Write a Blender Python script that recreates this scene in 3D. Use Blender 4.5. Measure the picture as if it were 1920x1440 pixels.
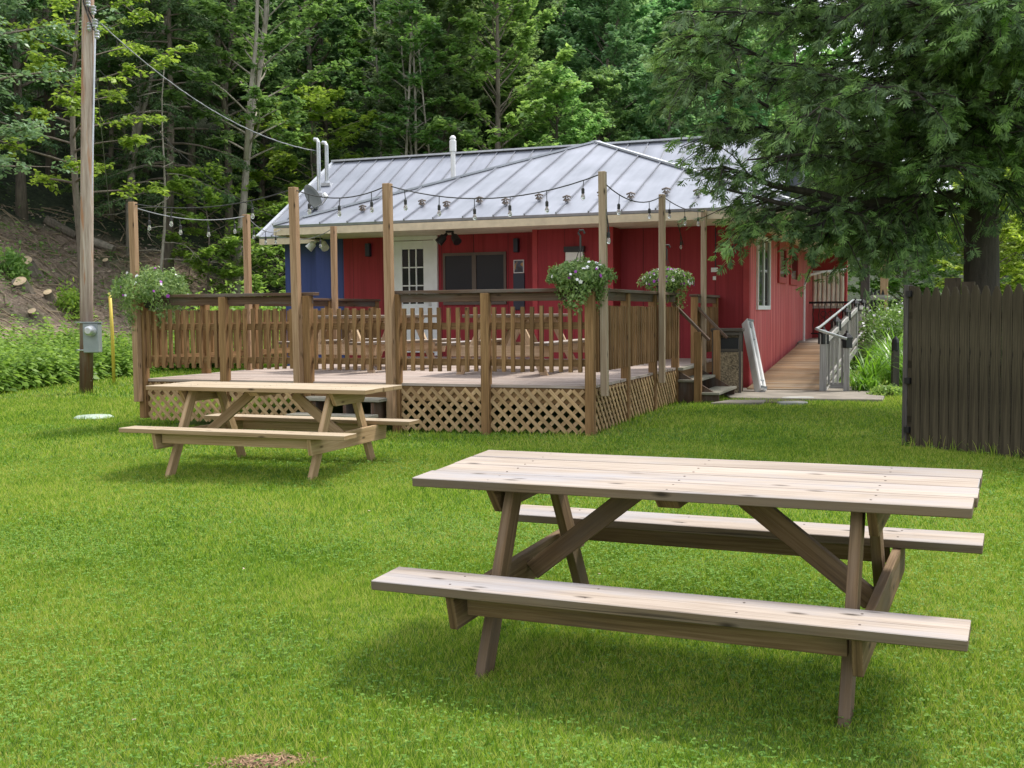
import bpy, math, random
import numpy as np
from mathutils import Vector, Matrix
R = math.radians
for o in list(bpy.data.objects): bpy.data.objects.remove(o)
scene = bpy.context.scene
COL = scene.collection

# ------------------------------------------------------------------ camera
F = 2090.0; CAMZ = 1.55; PITCH = math.atan(133.4/2090); ROLL = -0.0082
cd = bpy.data.cameras.new('camera'); cam = bpy.data.objects.new('camera', cd); COL.objects.link(cam)
cd.sensor_width = 36; cd.lens = 36*F/1920; cd.clip_start = 0.1; cd.clip_end = 2000
right = Vector((1, 0, 0)); fw = Vector((0, math.cos(PITCH), -math.sin(PITCH))); up = right.cross(fw)
r2 = math.cos(ROLL)*right + math.sin(ROLL)*up; u2 = -math.sin(ROLL)*right + math.cos(ROLL)*up
cam.matrix_world = Matrix(((r2.x, u2.x, -fw.x, 0), (r2.y, u2.y, -fw.y, 0), (r2.z, u2.z, -fw.z, CAMZ), (0, 0, 0, 1)))
scene.camera = cam
scene.render.resolution_x, scene.render.resolution_y = 1024, 768

def W(px, py, Y):
    """point at depth Y (world y) seen at photo pixel px, py"""
    dx, dy = (px-960)/F, (720-py)/F
    d = r2*dx + u2*dy + fw
    k = Y/d.y
    return Vector((d.x*k, Y, CAMZ + d.z*k))

# ------------------------------------------------------------------ world, sun, exposure
SUN_EL, SUN_AZ = 60.0, 58.0          # azimuth from +y towards +x
world = bpy.data.worlds.new('World'); scene.world = world; world.use_nodes = True
wn, wl = world.node_tree.nodes, world.node_tree.links; wn.clear()
wo = wn.new('ShaderNodeOutputWorld'); bg = wn.new('ShaderNodeBackground'); bg.inputs['Strength'].default_value = 0.145
sky = wn.new('ShaderNodeTexSky'); sky.sky_type = 'NISHITA'; sky.sun_disc = False
sky.sun_elevation = R(SUN_EL); sky.sun_rotation = R(SUN_AZ); sky.air_density = 1.0; sky.dust_density = 2.0
tc = wn.new('ShaderNodeTexCoord'); mp = wn.new('ShaderNodeMapping'); mp.inputs['Scale'].default_value = (1.6, 1.6, 4)
cl = wn.new('ShaderNodeTexNoise'); cl.inputs['Scale'].default_value = 1.3; cl.inputs['Detail'].default_value = 6
cr = wn.new('ShaderNodeValToRGB'); cr.color_ramp.elements[0].position = 0.30; cr.color_ramp.elements[1].position = 0.55
cr.color_ramp.elements[0].color = (0.55, 0.55, 0.55, 1)
mx = wn.new('ShaderNodeMix'); mx.data_type = 'RGBA'; mx.inputs[7].default_value = (7.6, 7.9, 8.6, 1)
wl.new(tc.outputs['Generated'], mp.inputs[0]); wl.new(mp.outputs[0], cl.inputs['Vector']); wl.new(cl.outputs['Fac'], cr.inputs[0])
wl.new(cr.outputs[0], mx.inputs[0]); wl.new(sky.outputs[0], mx.inputs[6]); wl.new(mx.outputs[2], bg.inputs['Color']); wl.new(bg.outputs[0], wo.inputs[0])
sd = bpy.data.lights.new('sun', 'SUN'); sd.energy = 3.4; sd.angle = R(10); sd.color = (1.0, 0.95, 0.86)
sun = bpy.data.objects.new('sun', sd); COL.objects.link(sun)
sv = Vector((math.sin(R(SUN_AZ))*math.cos(R(SUN_EL)), math.cos(R(SUN_AZ))*math.cos(R(SUN_EL)), math.sin(R(SUN_EL))))
sun.rotation_euler = sv.to_track_quat('Z', 'Y').to_euler(); sun.location = (10, 10, 30)
vs = scene.view_settings; vs.view_transform = 'Standard'; vs.look = 'None'; vs.exposure = 0.5; vs.gamma = 1; vs.use_curve_mapping = False
scene.cycles.max_bounces = 6; scene.cycles.diffuse_bounces = 3; scene.cycles.glossy_bounces = 3; scene.cycles.transmission_bounces = 4
scene.cycles.transparent_max_bounces = 4; scene.cycles.caustics_reflective = False; scene.cycles.caustics_refractive = False
scene.cycles.use_denoising = True

# ------------------------------------------------------------------ materials
def newmat(name):
    m = bpy.data.materials.new(name); m.use_nodes = True
    n, l = m.node_tree.nodes, m.node_tree.links
    b = n['Principled BSDF']; return m, n, l, b
def ramp(n, l, src, cols, pos=None):
    c = n.new('ShaderNodeValToRGB'); e = c.color_ramp.elements
    k = len(cols)
    while len(e) < k: e.new(0.5)
    for i in range(k):
        e[i].position = pos[i] if pos else i/(k-1); e[i].color = (*cols[i][:3], 1)
    l.new(src, c.inputs[0]); return c
def noise(n, l, vec, scale, detail=4, rough=0.55, mscale=None, w=None):
    t = n.new('ShaderNodeTexNoise'); t.inputs['Scale'].default_value = scale; t.inputs['Detail'].default_value = detail; t.inputs['Roughness'].default_value = rough
    if mscale:
        m = n.new('ShaderNodeMapping'); m.inputs['Scale'].default_value = mscale; l.new(vec, m.inputs[0]); vec = m.outputs[0]
    l.new(vec, t.inputs['Vector']); return t
def mixc(n, l, a, b, fac, mode='MIX'):
    m = n.new('ShaderNodeMix'); m.data_type = 'RGBA'; m.blend_type = mode
    for i, v in ((0, fac), (6, a), (7, b)):
        if hasattr(v, 'links'): l.new(v, m.inputs[i])
        elif i == 0: m.inputs[0].default_value = v
        else: m.inputs[i].default_value = (*v[:3], 1)
    return m.outputs[2]
def math_(n, l, op, a, b=None):
    m = n.new('ShaderNodeMath'); m.operation = op
    for i, v in enumerate((a, b)):
        if v is None: continue
        if hasattr(v, 'links'): l.new(v, m.inputs[i])
        else: m.inputs[i].default_value = v
    return m.outputs[0]
def bump(n, l, b, h, s, d=0.01):
    k = n.new('ShaderNodeBump'); k.inputs['Strength'].default_value = s; k.inputs['Distance'].default_value = d
    l.new(h, k.inputs['Height']); l.new(k.outputs[0], b.inputs['Normal'])

def wood(name, c0, c1, c2, rough=0.75, knots=True, patch=None, vary=0.35, side=1.0, crack=0.35):
    """board material: UV u runs along the grain in metres"""
    m, n, l, b = newmat(name)
    uv = n.new('ShaderNodeUVMap').outputs[0]; g = n.new('ShaderNodeNewGeometry')
    off = n.new('ShaderNodeVectorMath'); off.operation = 'ADD'
    sc = n.new('ShaderNodeVectorMath'); sc.operation = 'SCALE'; sc.inputs[0].default_value = (37, 11, 5); l.new(g.outputs['Random Per Island'], sc.inputs['Scale'])
    l.new(uv, off.inputs[0]); l.new(sc.outputs[0], off.inputs[1]); uv = off.outputs[0]
    a = noise(n, l, uv, 1, 6, 0.65, (2.4, 85, 1)); a2 = noise(n, l, uv, 1, 3, 0.5, (1.0, 9, 1))
    f = math_(n, l, 'ADD', math_(n, l, 'MULTIPLY', a.outputs['Fac'], 0.6), math_(n, l, 'MULTIPLY', a2.outputs['Fac'], 0.4))
    col = ramp(n, l, f, (c0, c1, c2), (0.30, 0.5, 0.68)).outputs[0]
    if patch:
        p = noise(n, l, uv, 1, 4, 0.6, (1.1, 5, 1))
        pf = ramp(n, l, p.outputs['Fac'], ((0, 0, 0), (1, 1, 1)), (0.48, 0.66)).outputs[0]
        col = mixc(n, l, col, patch, math_(n, l, 'MULTIPLY', pf, 0.75))
    if knots:
        v = n.new('ShaderNodeTexVoronoi'); v.inputs['Scale'].default_value = 1
        mm = n.new('ShaderNodeMapping'); mm.inputs['Scale'].default_value = (4.2, 13, 1); l.new(uv, mm.inputs[0]); l.new(mm.outputs[0], v.inputs['Vector'])
        kf = ramp(n, l, v.outputs['Distance'], ((1, 1, 1), (0, 0, 0)), (0.05, 0.20)).outputs[0]
        sel = math_(n, l, 'GREATER_THAN', n.new('ShaderNodeSeparateColor').outputs[0], 0.5)
        sp = [x for x in n if x.bl_idname == 'ShaderNodeSeparateColor'][0]; l.new(v.outputs['Color'], sp.inputs[0])
        col = mixc(n, l, col, tuple(x*0.25 for x in c0), math_(n, l, 'MULTIPLY', math_(n, l, 'MULTIPLY', kf, sel), 0.95))
    ck = noise(n, l, uv, 1, 2, 0.4, (1.6, 130, 1)); cf = ramp(n, l, ck.outputs['Fac'], ((1, 1, 1), (0, 0, 0)), (0.27, 0.36)).outputs[0]
    col = mixc(n, l, col, tuple(x*0.3 for x in c0), math_(n, l, 'MULTIPLY', cf, crack))
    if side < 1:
        sx = n.new('ShaderNodeSeparateXYZ'); l.new(g.outputs['Normal'], sx.inputs[0]); tf = math_(n, l, 'GREATER_THAN', sx.outputs[2], 0.6)  # faces not turned up go darker: painted shade plus less bleached wood
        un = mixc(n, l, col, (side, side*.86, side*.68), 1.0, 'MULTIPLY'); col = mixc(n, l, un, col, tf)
    rv = math_(n, l, 'ADD', math_(n, l, 'MULTIPLY', g.outputs['Random Per Island'], vary), 1-vary/2)
    hs = n.new('ShaderNodeHueSaturation'); l.new(col, hs.inputs['Color']); l.new(rv, hs.inputs['Value'])
    l.new(hs.outputs[0], b.inputs['Base Color']); b.inputs['Roughness'].default_value = rough; b.inputs['Specular IOR Level'].default_value = 0.25
    bump(n, l, b, a.outputs['Fac'], 0.35, 0.004)
    return m

def plain(name, col, rough=0.6, metal=0.0, var=0.12, scale=6, bmp=0.1):
    m, n, l, b = newmat(name); tcn = n.new('ShaderNodeTexCoord')
    a = noise(n, l, tcn.outputs['Object'], scale, 5)
    lo = tuple(max(0, c*(1-var)) for c in col); hi = tuple(min(1, c*(1+var)) for c in col)
    l.new(ramp(n, l, a.outputs['Fac'], (lo, hi), (0.3, 0.7)).outputs[0], b.inputs['Base Color'])
    b.inputs['Roughness'].default_value = rough; b.inputs['Metallic'].default_value = metal
    if bmp: bump(n, l, b, a.outputs['Fac'], bmp, 0.01)
    return m

def siding(name, base, dark, light, axis, pitch, irregular=0.0, weather=0.3, gw=0.012):
    """vertical grooved plywood; axis 0 = x, 1 = y of the object"""
    m, n, l, b = newmat(name); tcn = n.new('ShaderNodeTexCoord'); s = n.new('ShaderNodeSeparateXYZ'); l.new(tcn.outputs['Object'], s.inputs[0])
    x = s.outputs[axis]
    wob = n.new('ShaderNodeTexNoise'); wob.noise_dimensions = '1D'; wob.inputs['Scale'].default_value = 2.3; l.new(x, wob.inputs['W'])
    xs = math_(n, l, 'ADD', math_(n, l, 'DIVIDE', x, pitch), math_(n, l, 'MULTIPLY', wob.outputs['Fac'], irregular))
    fr = math_(n, l, 'FRACT', xs); gr = math_(n, l, 'LESS_THAN', math_(n, l, 'ABSOLUTE', math_(n, l, 'SUBTRACT', fr, 0.5)), gw/pitch*0.5)
    sc = (14, 14, 0.5)
    st = noise(n, l, tcn.outputs['Object'], 1, 6, 0.7, sc); bl = noise(n, l, tcn.outputs['Object'], 1.3, 4)
    c = ramp(n, l, st.outputs['Fac'], (dark, base, light), (0.30, 0.5, 0.5+0.35*(1.2-weather))).outputs[0]
    c = mixc(n, l, c, dark, math_(n, l, 'MULTIPLY', bl.outputs['Fac'], 0.35))
    c = mixc(n, l, c, tuple(v*0.35 for v in dark), math_(n, l, 'MULTIPLY', gr, 0.85))
    l.new(c, b.inputs['Base Color']); b.inputs['Roughness'].default_value = 0.7
    h = math_(n, l, 'ADD', math_(n, l, 'MULTIPLY', gr, -1.0), math_(n, l, 'MULTIPLY', st.outputs['Fac'], 0.25))
    bump(n, l, b, h, 0.5, 0.01)
    return m

def leafmat(name, c0, c1, c2, trans=0.35, rough=0.5, spec=0.3):
    m, n, l, b = newmat(name)
    g = n.new('ShaderNodeNewGeometry'); oi = n.new('ShaderNodeObjectInfo'); tcn = n.new('ShaderNodeTexCoord')
    big = noise(n, l, tcn.outputs['Object'], 0.55, 3)
    f = math_(n, l, 'ADD', math_(n, l, 'MULTIPLY', g.outputs['Random Per Island'], 0.55), math_(n, l, 'MULTIPLY', big.outputs['Fac'], 0.45))
    c = ramp(n, l, f, (c0, c1, c2), (0.2, 0.5, 0.85)).outputs[0]
    c = mixc(n, l, c, oi.outputs['Color'], 1.0, 'MULTIPLY')
    l.new(c, b.inputs['Base Color']); b.inputs['Roughness'].default_value = rough
    b.inputs['Specular IOR Level'].default_value = spec
    t = n.new('ShaderNodeBsdfTranslucent'); ct = mixc(n, l, c, (1.0, 1.0, 0.75), 1.0, 'MULTIPLY'); hs = n.new('ShaderNodeHueSaturation'); hs.inputs['Value'].default_value = 1.4; l.new(ct, hs.inputs['Color']); l.new(hs.outputs[0], t.inputs[0])
    ms = n.new('ShaderNodeMixShader'); ms.inputs[0].default_value = trans
    out = n['Material Output']; l.new(b.outputs[0], ms.inputs[1]); l.new(t.outputs[0], ms.inputs[2]); l.new(ms.outputs[0], out.inputs[0])
    return m

M = {}
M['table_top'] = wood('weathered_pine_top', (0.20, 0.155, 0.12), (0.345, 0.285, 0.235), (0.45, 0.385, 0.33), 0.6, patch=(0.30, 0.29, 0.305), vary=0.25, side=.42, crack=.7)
M['table_leg'] = wood('weathered_leg_wood', (0.065, 0.038, 0.018), (0.135, 0.085, 0.042), (0.23, 0.155, 0.09), 0.75, patch=(0.12, 0.095, 0.075))
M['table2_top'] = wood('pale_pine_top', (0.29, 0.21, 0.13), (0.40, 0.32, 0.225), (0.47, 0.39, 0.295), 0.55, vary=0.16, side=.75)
M['table2_leg'] = wood('tan_pine_leg', (0.22, 0.14, 0.065), (0.36, 0.245, 0.135), (0.46, 0.34, 0.21), 0.75)
M['stain'] = wood('brown_stained_wood', (0.085, 0.044, 0.017), (0.19, 0.107, 0.045), (0.31, 0.19, 0.088), 0.7, vary=0.5)
M['stain_dark'] = wood('dark_rail_wood', (0.05, 0.028, 0.018), (0.095, 0.056, 0.036), (0.15, 0.10, 0.07), 0.65, patch=(0.13, 0.12, 0.11))
M['post'] = wood('light_post_wood', (0.17, 0.10, 0.05), (0.30, 0.19, 0.11), (0.40, 0.28, 0.18), 0.7, vary=0.25)
M['post_grey'] = wood('greyed_post_wood', (0.20, 0.14, 0.09), (0.33, 0.25, 0.17), (0.42, 0.35, 0.27), 0.7, vary=0.25)
M['lattice'] = wood('lattice_wood', (0.24, 0.145, 0.065), (0.40, 0.265, 0.135), (0.52, 0.38, 0.225), 0.75, knots=False, vary=0.4)
M['deck'] = wood('worn_deck_boards', (0.24, 0.18, 0.15), (0.38, 0.31, 0.27), (0.50, 0.43, 0.39), 0.75, patch=(0.26, 0.20, 0.17))
M['step'] = wood('weathered_step', (0.13, 0.12, 0.09), (0.21, 0.20, 0.16), (0.30, 0.28, 0.23), 0.75)
M['ramp'] = wood('cedar_ramp_boards', (0.23, 0.145, 0.08), (0.37, 0.25, 0.15), (0.47, 0.37, 0.26), 0.65, knots=False, patch=(0.38, 0.34, 0.29), vary=0.45)
M['grey_wood'] = wood('silver_weathered_wood', (0.15, 0.14, 0.13), (0.29, 0.28, 0.27), (0.43, 0.42, 0.41), 0.75, vary=0.5)
M['dark_post'] = wood('dark_weathered_post', (0.035, 0.032, 0.03), (0.075, 0.066, 0.06), (0.13, 0.115, 0.10), 0.8)
M['fence'] = wood('grey_brown_fence_boards', (0.022, 0.0175, 0.011), (0.048, 0.039, 0.024), (0.090, 0.074, 0.048), 0.9, vary=0.9, crack=.8)
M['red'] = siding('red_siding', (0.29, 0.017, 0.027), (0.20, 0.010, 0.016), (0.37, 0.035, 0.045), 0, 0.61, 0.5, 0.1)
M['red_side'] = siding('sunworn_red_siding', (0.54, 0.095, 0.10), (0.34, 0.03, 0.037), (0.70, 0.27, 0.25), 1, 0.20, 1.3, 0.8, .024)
M['blue'] = siding('blue_siding', (0.04, 0.062, 0.22), (0.028, 0.045, 0.16), (0.055, 0.08, 0.26), 0, 1.2, 0.2, 0.1)
M['red_trim'] = plain('red_trim', (0.36, 0.03, 0.035), 0.6)
M['cream'] = plain('cream_fascia', (0.56, 0.47, 0.33), 0.6, var=0.15)
M['soffit'] = plain('soffit_paint', (0.78, 0.72, 0.62), 0.7)
M['white'] = plain('white_paint', (0.74, 0.76, 0.78), 0.45, var=0.05)
M['white_plastic'] = plain('white_plastic', (0.74, 0.74, 0.73), 0.4, var=0.08)
M['galv'] = plain('galvanised_metal', (0.52, 0.54, 0.56), 0.35, 0.7, var=0.15)
M['grey_paint'] = plain('grey_enamel', (0.27, 0.30, 0.31), 0.45, 0.2)
M['dish'] = plain('dark_grey_dish', (0.022, 0.03, 0.03), 0.8)
M['guard'] = plain('brown_cast_metal', (0.16, 0.13, 0.11), 0.5, 0.5)
M['black'] = plain('black_metal', (0.018, 0.018, 0.02), 0.45, 0.3, bmp=0.05)
M['cable'] = plain('dark_cable', (0.02, 0.02, 0.02), 0.6, bmp=0)
M['cable_light'] = plain('bare_aluminium_cable', (0.22, 0.23, 0.24), 0.5, 0.3, bmp=0)
M['bronze'] = plain('brown_window_frame', (0.10, 0.075, 0.06), 0.5)
M['navy'] = plain('navy_panel', (0.012, 0.018, 0.04), 0.4)
M['yellow'] = plain('yellow_plastic', (0.62, 0.47, 0.07), 0.5)
M['lid'] = plain('pale_green_lid', (0.34, 0.42, 0.34), 0.7, var=0.35, scale=9)
M['concrete'] = plain('concrete', (0.24, 0.21, 0.175), 0.85, var=0.25, scale=3, bmp=0.4)
M['stone'] = plain('flagstone', (0.27, 0.25, 0.22), 0.85, var=0.35, scale=4, bmp=0.6)
M['stone_pale'] = plain('pale_flagstone', (0.36, 0.36, 0.34), 0.8, var=0.35, scale=5, bmp=0.6)
M['aggregate'] = plain('speckled_stone_panel', (0.24, 0.19, 0.12), 0.85, var=0.8, scale=45, bmp=0.8)
M['bin_frame'] = plain('brown_plastic', (0.08, 0.065, 0.05), 0.5)
M['curtain'] = plain('cream_curtain', (0.82, 0.76, 0.64), 0.8)
M['cut'] = plain('pale_cut_wood', (0.55, 0.42, 0.27), 0.8, var=0.25, scale=9)
M['logs'] = plain('greyed_log', (0.30, 0.26, 0.21), 0.85, var=0.4, scale=8, bmp=0.6)
M['debris'] = plain('dry_sticks', (0.27, 0.21, 0.14), 0.9, var=0.5, scale=3)
M['soil_pot'] = plain('dark_pot', (0.03, 0.03, 0.028), 0.6)
M['petal_w'] = plain('white_petals', (0.80, 0.78, 0.80), 0.6, var=0.05, bmp=0)
M['petal_p'] = plain('purple_petals', (0.32, 0.05, 0.38), 0.6, var=0.3, bmp=0)
M['chips'] = plain('wood_chip', (0.40, 0.31, 0.24), 0.9, var=0.6, scale=2, bmp=0)
M['thatch'] = plain('dry_thatch', (0.30, 0.19, 0.11), 0.9, var=0.5, scale=40, bmp=0)
M['tyre'] = plain('tyre_rubber', (0.02, 0.02, 0.02), 0.8)

def glassmat(name, col, rough=0.05):
    m, n, l, b = newmat(name); b.inputs['Base Color'].default_value = (*col, 1); b.inputs['Roughness'].default_value = rough
    b.inputs['Specular IOR Level'].default_value = 0.28
    return m
M['glass'] = glassmat('dark_window_glass', (0.012, 0.016, 0.020))
M['screen'] = glassmat('dusty_window_screen', (0.016, 0.021, 0.030), 0.22)
def clearglass():
    m, n, l, b = newmat('clear_bulb_glass'); b.inputs['Base Color'].default_value = (0.95, 0.95, 0.92, 1); b.inputs['Roughness'].default_value = 0.05
    b.inputs['Transmission Weight'].default_value = 0.75; b.inputs['IOR'].default_value = 1.3; return m
M['bulb'] = clearglass()
def roofmat():
    m, n, l, b = newmat('standing_seam_metal'); t = n.new('ShaderNodeTexCoord')
    a = noise(n, l, t.outputs['Object'], 1.1, 5); s = noise(n, l, t.outputs['Object'], 1, 5, 0.6, (6, 0.7, 1))
    f = math_(n, l, 'ADD', math_(n, l, 'MULTIPLY', a.outputs['Fac'], 0.6), math_(n, l, 'MULTIPLY', s.outputs['Fac'], 0.4))
    l.new(ramp(n, l, f, ((0.21, 0.225, 0.26), (0.30, 0.315, 0.36), (0.38, 0.395, 0.45)), (0.3, 0.5, 0.7)).outputs[0], b.inputs['Base Color'])
    b.inputs['Metallic'].default_value = 0.55
    rr = n.new('ShaderNodeMapRange'); rr.inputs[3].default_value = 0.32; rr.inputs[4].default_value = 0.55; l.new(a.outputs['Fac'], rr.inputs[0]); l.new(rr.outputs[0], b.inputs['Roughness'])
    bump(n, l, b, a.outputs['Fac'], 0.08, 0.02); return m
M['roof'] = roofmat()
M['seam'] = plain('seam_metal', (0.20, 0.21, 0.24), 0.5, 0.5)
M['ridge'] = plain('ridge_cap_metal', (0.50, 0.52, 0.56), 0.45, 0.4)
def barkmat(name, c0, c1, sc=8):
    m, n, l, b = newmat(name); t = n.new('ShaderNodeTexCoord'); a = noise(n, l, t.outputs['Object'], 1, 6, 0.7, (sc*2.2, sc*2.2, sc*0.4)); a2 = noise(n, l, t.outputs['Object'], 1.2, 3)
    f = math_(n, l, 'ADD', math_(n, l, 'MULTIPLY', a.outputs['Fac'], 0.6), math_(n, l, 'MULTIPLY', a2.outputs['Fac'], 0.4))
    l.new(ramp(n, l, f, (c0, c1), (0.35, 0.65)).outputs[0], b.inputs['Base Color']); b.inputs['Roughness'].default_value = 0.9
    bump(n, l, b, a.outputs['Fac'], 0.9, 0.03); return m
M['bark'] = barkmat('grey_bark', (0.08, 0.065, 0.05), (0.24, 0.20, 0.16))
M['bark_pale'] = barkmat('pale_bark', (0.16, 0.14, 0.11), (0.42, 0.38, 0.32))
M['bark_dark'] = barkmat('cedar_bark', (0.02, 0.016, 0.014), (0.075, 0.06, 0.05))
def polemat():
    m, n, l, b = newmat('utility_pole_wood'); t = n.new('ShaderNodeTexCoord'); s = n.new('ShaderNodeSeparateXYZ'); l.new(t.outputs['Object'], s.inputs[0])
    a = noise(n, l, t.outputs['Object'], 1, 6, 0.7, (18, 18, 0.9)); k = noise(n, l, t.outputs['Object'], 1, 4, 0.6, (9, 9, 1.1))
    c = ramp(n, l, a.outputs['Fac'], ((0.20, 0.15, 0.11), (0.38, 0.30, 0.24), (0.54, 0.47, 0.40)), (0.32, 0.5, 0.7)).outputs[0]
    c = mixc(n, l, c, (0.36, 0.155, 0.06), ramp(n, l, k.outputs['Fac'], ((0, 0, 0), (.75, .75, .75)), (0.53, 0.62)).outputs[0])
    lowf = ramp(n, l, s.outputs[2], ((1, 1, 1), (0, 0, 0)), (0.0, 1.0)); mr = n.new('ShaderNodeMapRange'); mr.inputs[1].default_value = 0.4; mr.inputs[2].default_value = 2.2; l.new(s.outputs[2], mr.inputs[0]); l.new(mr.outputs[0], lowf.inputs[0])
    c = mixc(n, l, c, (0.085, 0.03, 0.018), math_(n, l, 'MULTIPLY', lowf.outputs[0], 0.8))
    l.new(c, b.inputs['Base Color']); b.inputs['Roughness'].default_value = 0.85; bump(n, l, b, a.outputs['Fac'], 0.5, 0.02); return m
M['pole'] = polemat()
M['leaf_maple'] = leafmat('maple_leaves', (0.09, 0.17, 0.056), (0.16, 0.27, 0.085), (0.25, 0.38, 0.115), 0.48)
M['leaf_mid'] = leafmat('broadleaf_leaves', (0.08, 0.155, 0.068), (0.14, 0.24, 0.105), (0.22, 0.325, 0.145), 0.45)
M['leaf_pale'] = leafmat('pale_underside_leaves', (0.09, 0.17, 0.08), (0.16, 0.27, 0.14), (0.28, 0.40, 0.24), 0.35, 0.4)
M['needle'] = leafmat('hemlock_needles', (0.055, 0.11, 0.05), (0.105, 0.18, 0.078), (0.17, 0.26, 0.105), 0.4, 0.6)
M['cedar'] = leafmat('cedar_fronds', (0.06, 0.11, 0.048), (0.13, 0.21, 0.088), (0.25, 0.36, 0.15), 0.38, 0.6)
M['cedar_new_lit'] = leafmat('young_and_sunlit_cedar_fronds', (0.15, 0.27, 0.085), (0.25, 0.41, 0.13), (0.37, 0.53, 0.20), 0.4, 0.5)
M['weed'] = leafmat('nettle_leaves', (0.09, 0.17, 0.030), (0.20, 0.33, 0.06), (0.32, 0.46, 0.11), 0.4)
M['lily'] = leafmat('daylily_blades', (0.07, 0.17, 0.012), (0.15, 0.31, 0.03), (0.25, 0.43, 0.06), 0.45, 0.35, 0.5)
M['petunia'] = leafmat('petunia_leaves', (0.08, 0.15, 0.045), (0.18, 0.28, 0.09), (0.33, 0.43, 0.17), 0.35)
def grassmat():
    m, n, l, b = newmat('lawn_grass'); g = n.new('ShaderNodeNewGeometry'); t = n.new('ShaderNodeTexCoord')
    p1 = noise(n, l, t.outputs['Object'], 0.7, 4, 0.6); p2 = noise(n, l, t.outputs['Object'], 9, 4, 0.7)
    f = math_(n, l, 'ADD', math_(n, l, 'MULTIPLY', p1.outputs['Fac'], 0.55), math_(n, l, 'MULTIPLY', p2.outputs['Fac'], 0.45))
    f = math_(n, l, 'ADD', f, math_(n, l, 'MULTIPLY', math_(n, l, 'SUBTRACT', g.outputs['Random Per Island'], 0.5), 0.5))
    c = ramp(n, l, f, ((0.08, 0.175, 0.014), (0.175, 0.315, 0.020), (0.32, 0.45, 0.035), (0.50, 0.49, 0.13)), (0.30, 0.45, 0.57, 0.76)).outputs[0]
    l.new(c, b.inputs['Base Color']); b.inputs['Roughness'].default_value = 0.55; b.inputs['Specular IOR Level'].default_value = 0.3
    tr = n.new('ShaderNodeBsdfTranslucent'); hs = n.new('ShaderNodeHueSaturation'); hs.inputs['Value'].default_value = 1.3; l.new(c, hs.inputs['Color']); l.new(hs.outputs[0], tr.inputs[0])
    ms = n.new('ShaderNodeMixShader'); ms.inputs[0].default_value = 0.4; l.new(b.outputs[0], ms.inputs[1]); l.new(tr.outputs[0], ms.inputs[2]); l.new(ms.outputs[0], n['Material Output'].inputs[0]); return m
M['grass'] = grassmat()
M['clover'] = leafmat('clover_leaves', (0.07, 0.17, 0.03), (0.14, 0.27, 0.04), (0.24, 0.37, 0.08), 0.35, 0.6, 0.2)
def groundmat():
    m, n, l, b = newmat('lawn_soil'); t = n.new('ShaderNodeTexCoord')
    a = noise(n, l, t.outputs['Object'], 0.45, 5, 0.6); k = noise(n, l, t.outputs['Object'], 30, 5, 0.7)
    f = math_(n, l, 'ADD', math_(n, l, 'MULTIPLY', a.outputs['Fac'], 0.5), math_(n, l, 'MULTIPLY', k.outputs['Fac'], 0.5))
    c = ramp(n, l, f, ((0.05, 0.10, 0.012), (0.11, 0.19, 0.02), (0.17, 0.25, 0.035)), (0.35, 0.5, 0.68)).outputs[0]
    l.new(c, b.inputs['Base Color']); b.inputs['Roughness'].default_value = 0.95; bump(n, l, b, k.outputs['Fac'], 0.8, 0.03); return m
M['ground'] = groundmat()
def hillmat():
    m, n, l, b = newmat('leaf_litter_slope'); t = n.new('ShaderNodeTexCoord')
    a = noise(n, l, t.outputs['Object'], 0.5, 5, 0.6); k = noise(n, l, t.outputs['Object'], 6, 7, 0.75)
    c = ramp(n, l, k.outputs['Fac'], ((0.12, 0.085, 0.062), (0.30, 0.225, 0.17), (0.50, 0.39, 0.31)), (0.32, 0.52, 0.70)).outputs[0]
    gf = ramp(n, l, a.outputs['Fac'], ((0, 0, 0), (1, 1, 1)), (0.54, 0.66)).outputs[0]
    c = mixc(n, l, c, (0.05, 0.09, 0.02), math_(n, l, 'MULTIPLY', gf, 0.7))
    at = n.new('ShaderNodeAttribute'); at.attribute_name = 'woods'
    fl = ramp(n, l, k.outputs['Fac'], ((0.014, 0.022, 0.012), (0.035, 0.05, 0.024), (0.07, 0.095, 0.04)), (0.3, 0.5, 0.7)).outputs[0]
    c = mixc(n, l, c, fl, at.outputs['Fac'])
    l.new(c, b.inputs['Base Color']); b.inputs['Roughness'].default_value = 0.95; bump(n, l, b, k.outputs['Fac'], 1.0, 0.12); return m
M['hill'] = hillmat()
M['dirt'] = plain('bare_dirt', (0.11, 0.085, 0.055), 0.95, var=0.5, scale=12, bmp=0.8)
def postermat():
    m, n, l, b = newmat('poster_print'); t = n.new('ShaderNodeTexCoord'); v = noise(n, l, t.outputs['Object'], 9, 3)
    l.new(ramp(n, l, v.outputs['Fac'], ((0.02, 0.02, 0.03), (0.05, 0.07, 0.12), (0.45, 0.25, 0.05), (0.6, 0.45, 0.3)), (0.35, 0.5, 0.58, 0.7)).outputs[0], b.inputs['Base Color']); b.inputs['Roughness'].default_value = 0.3; return m
M['poster'] = postermat()

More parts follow.
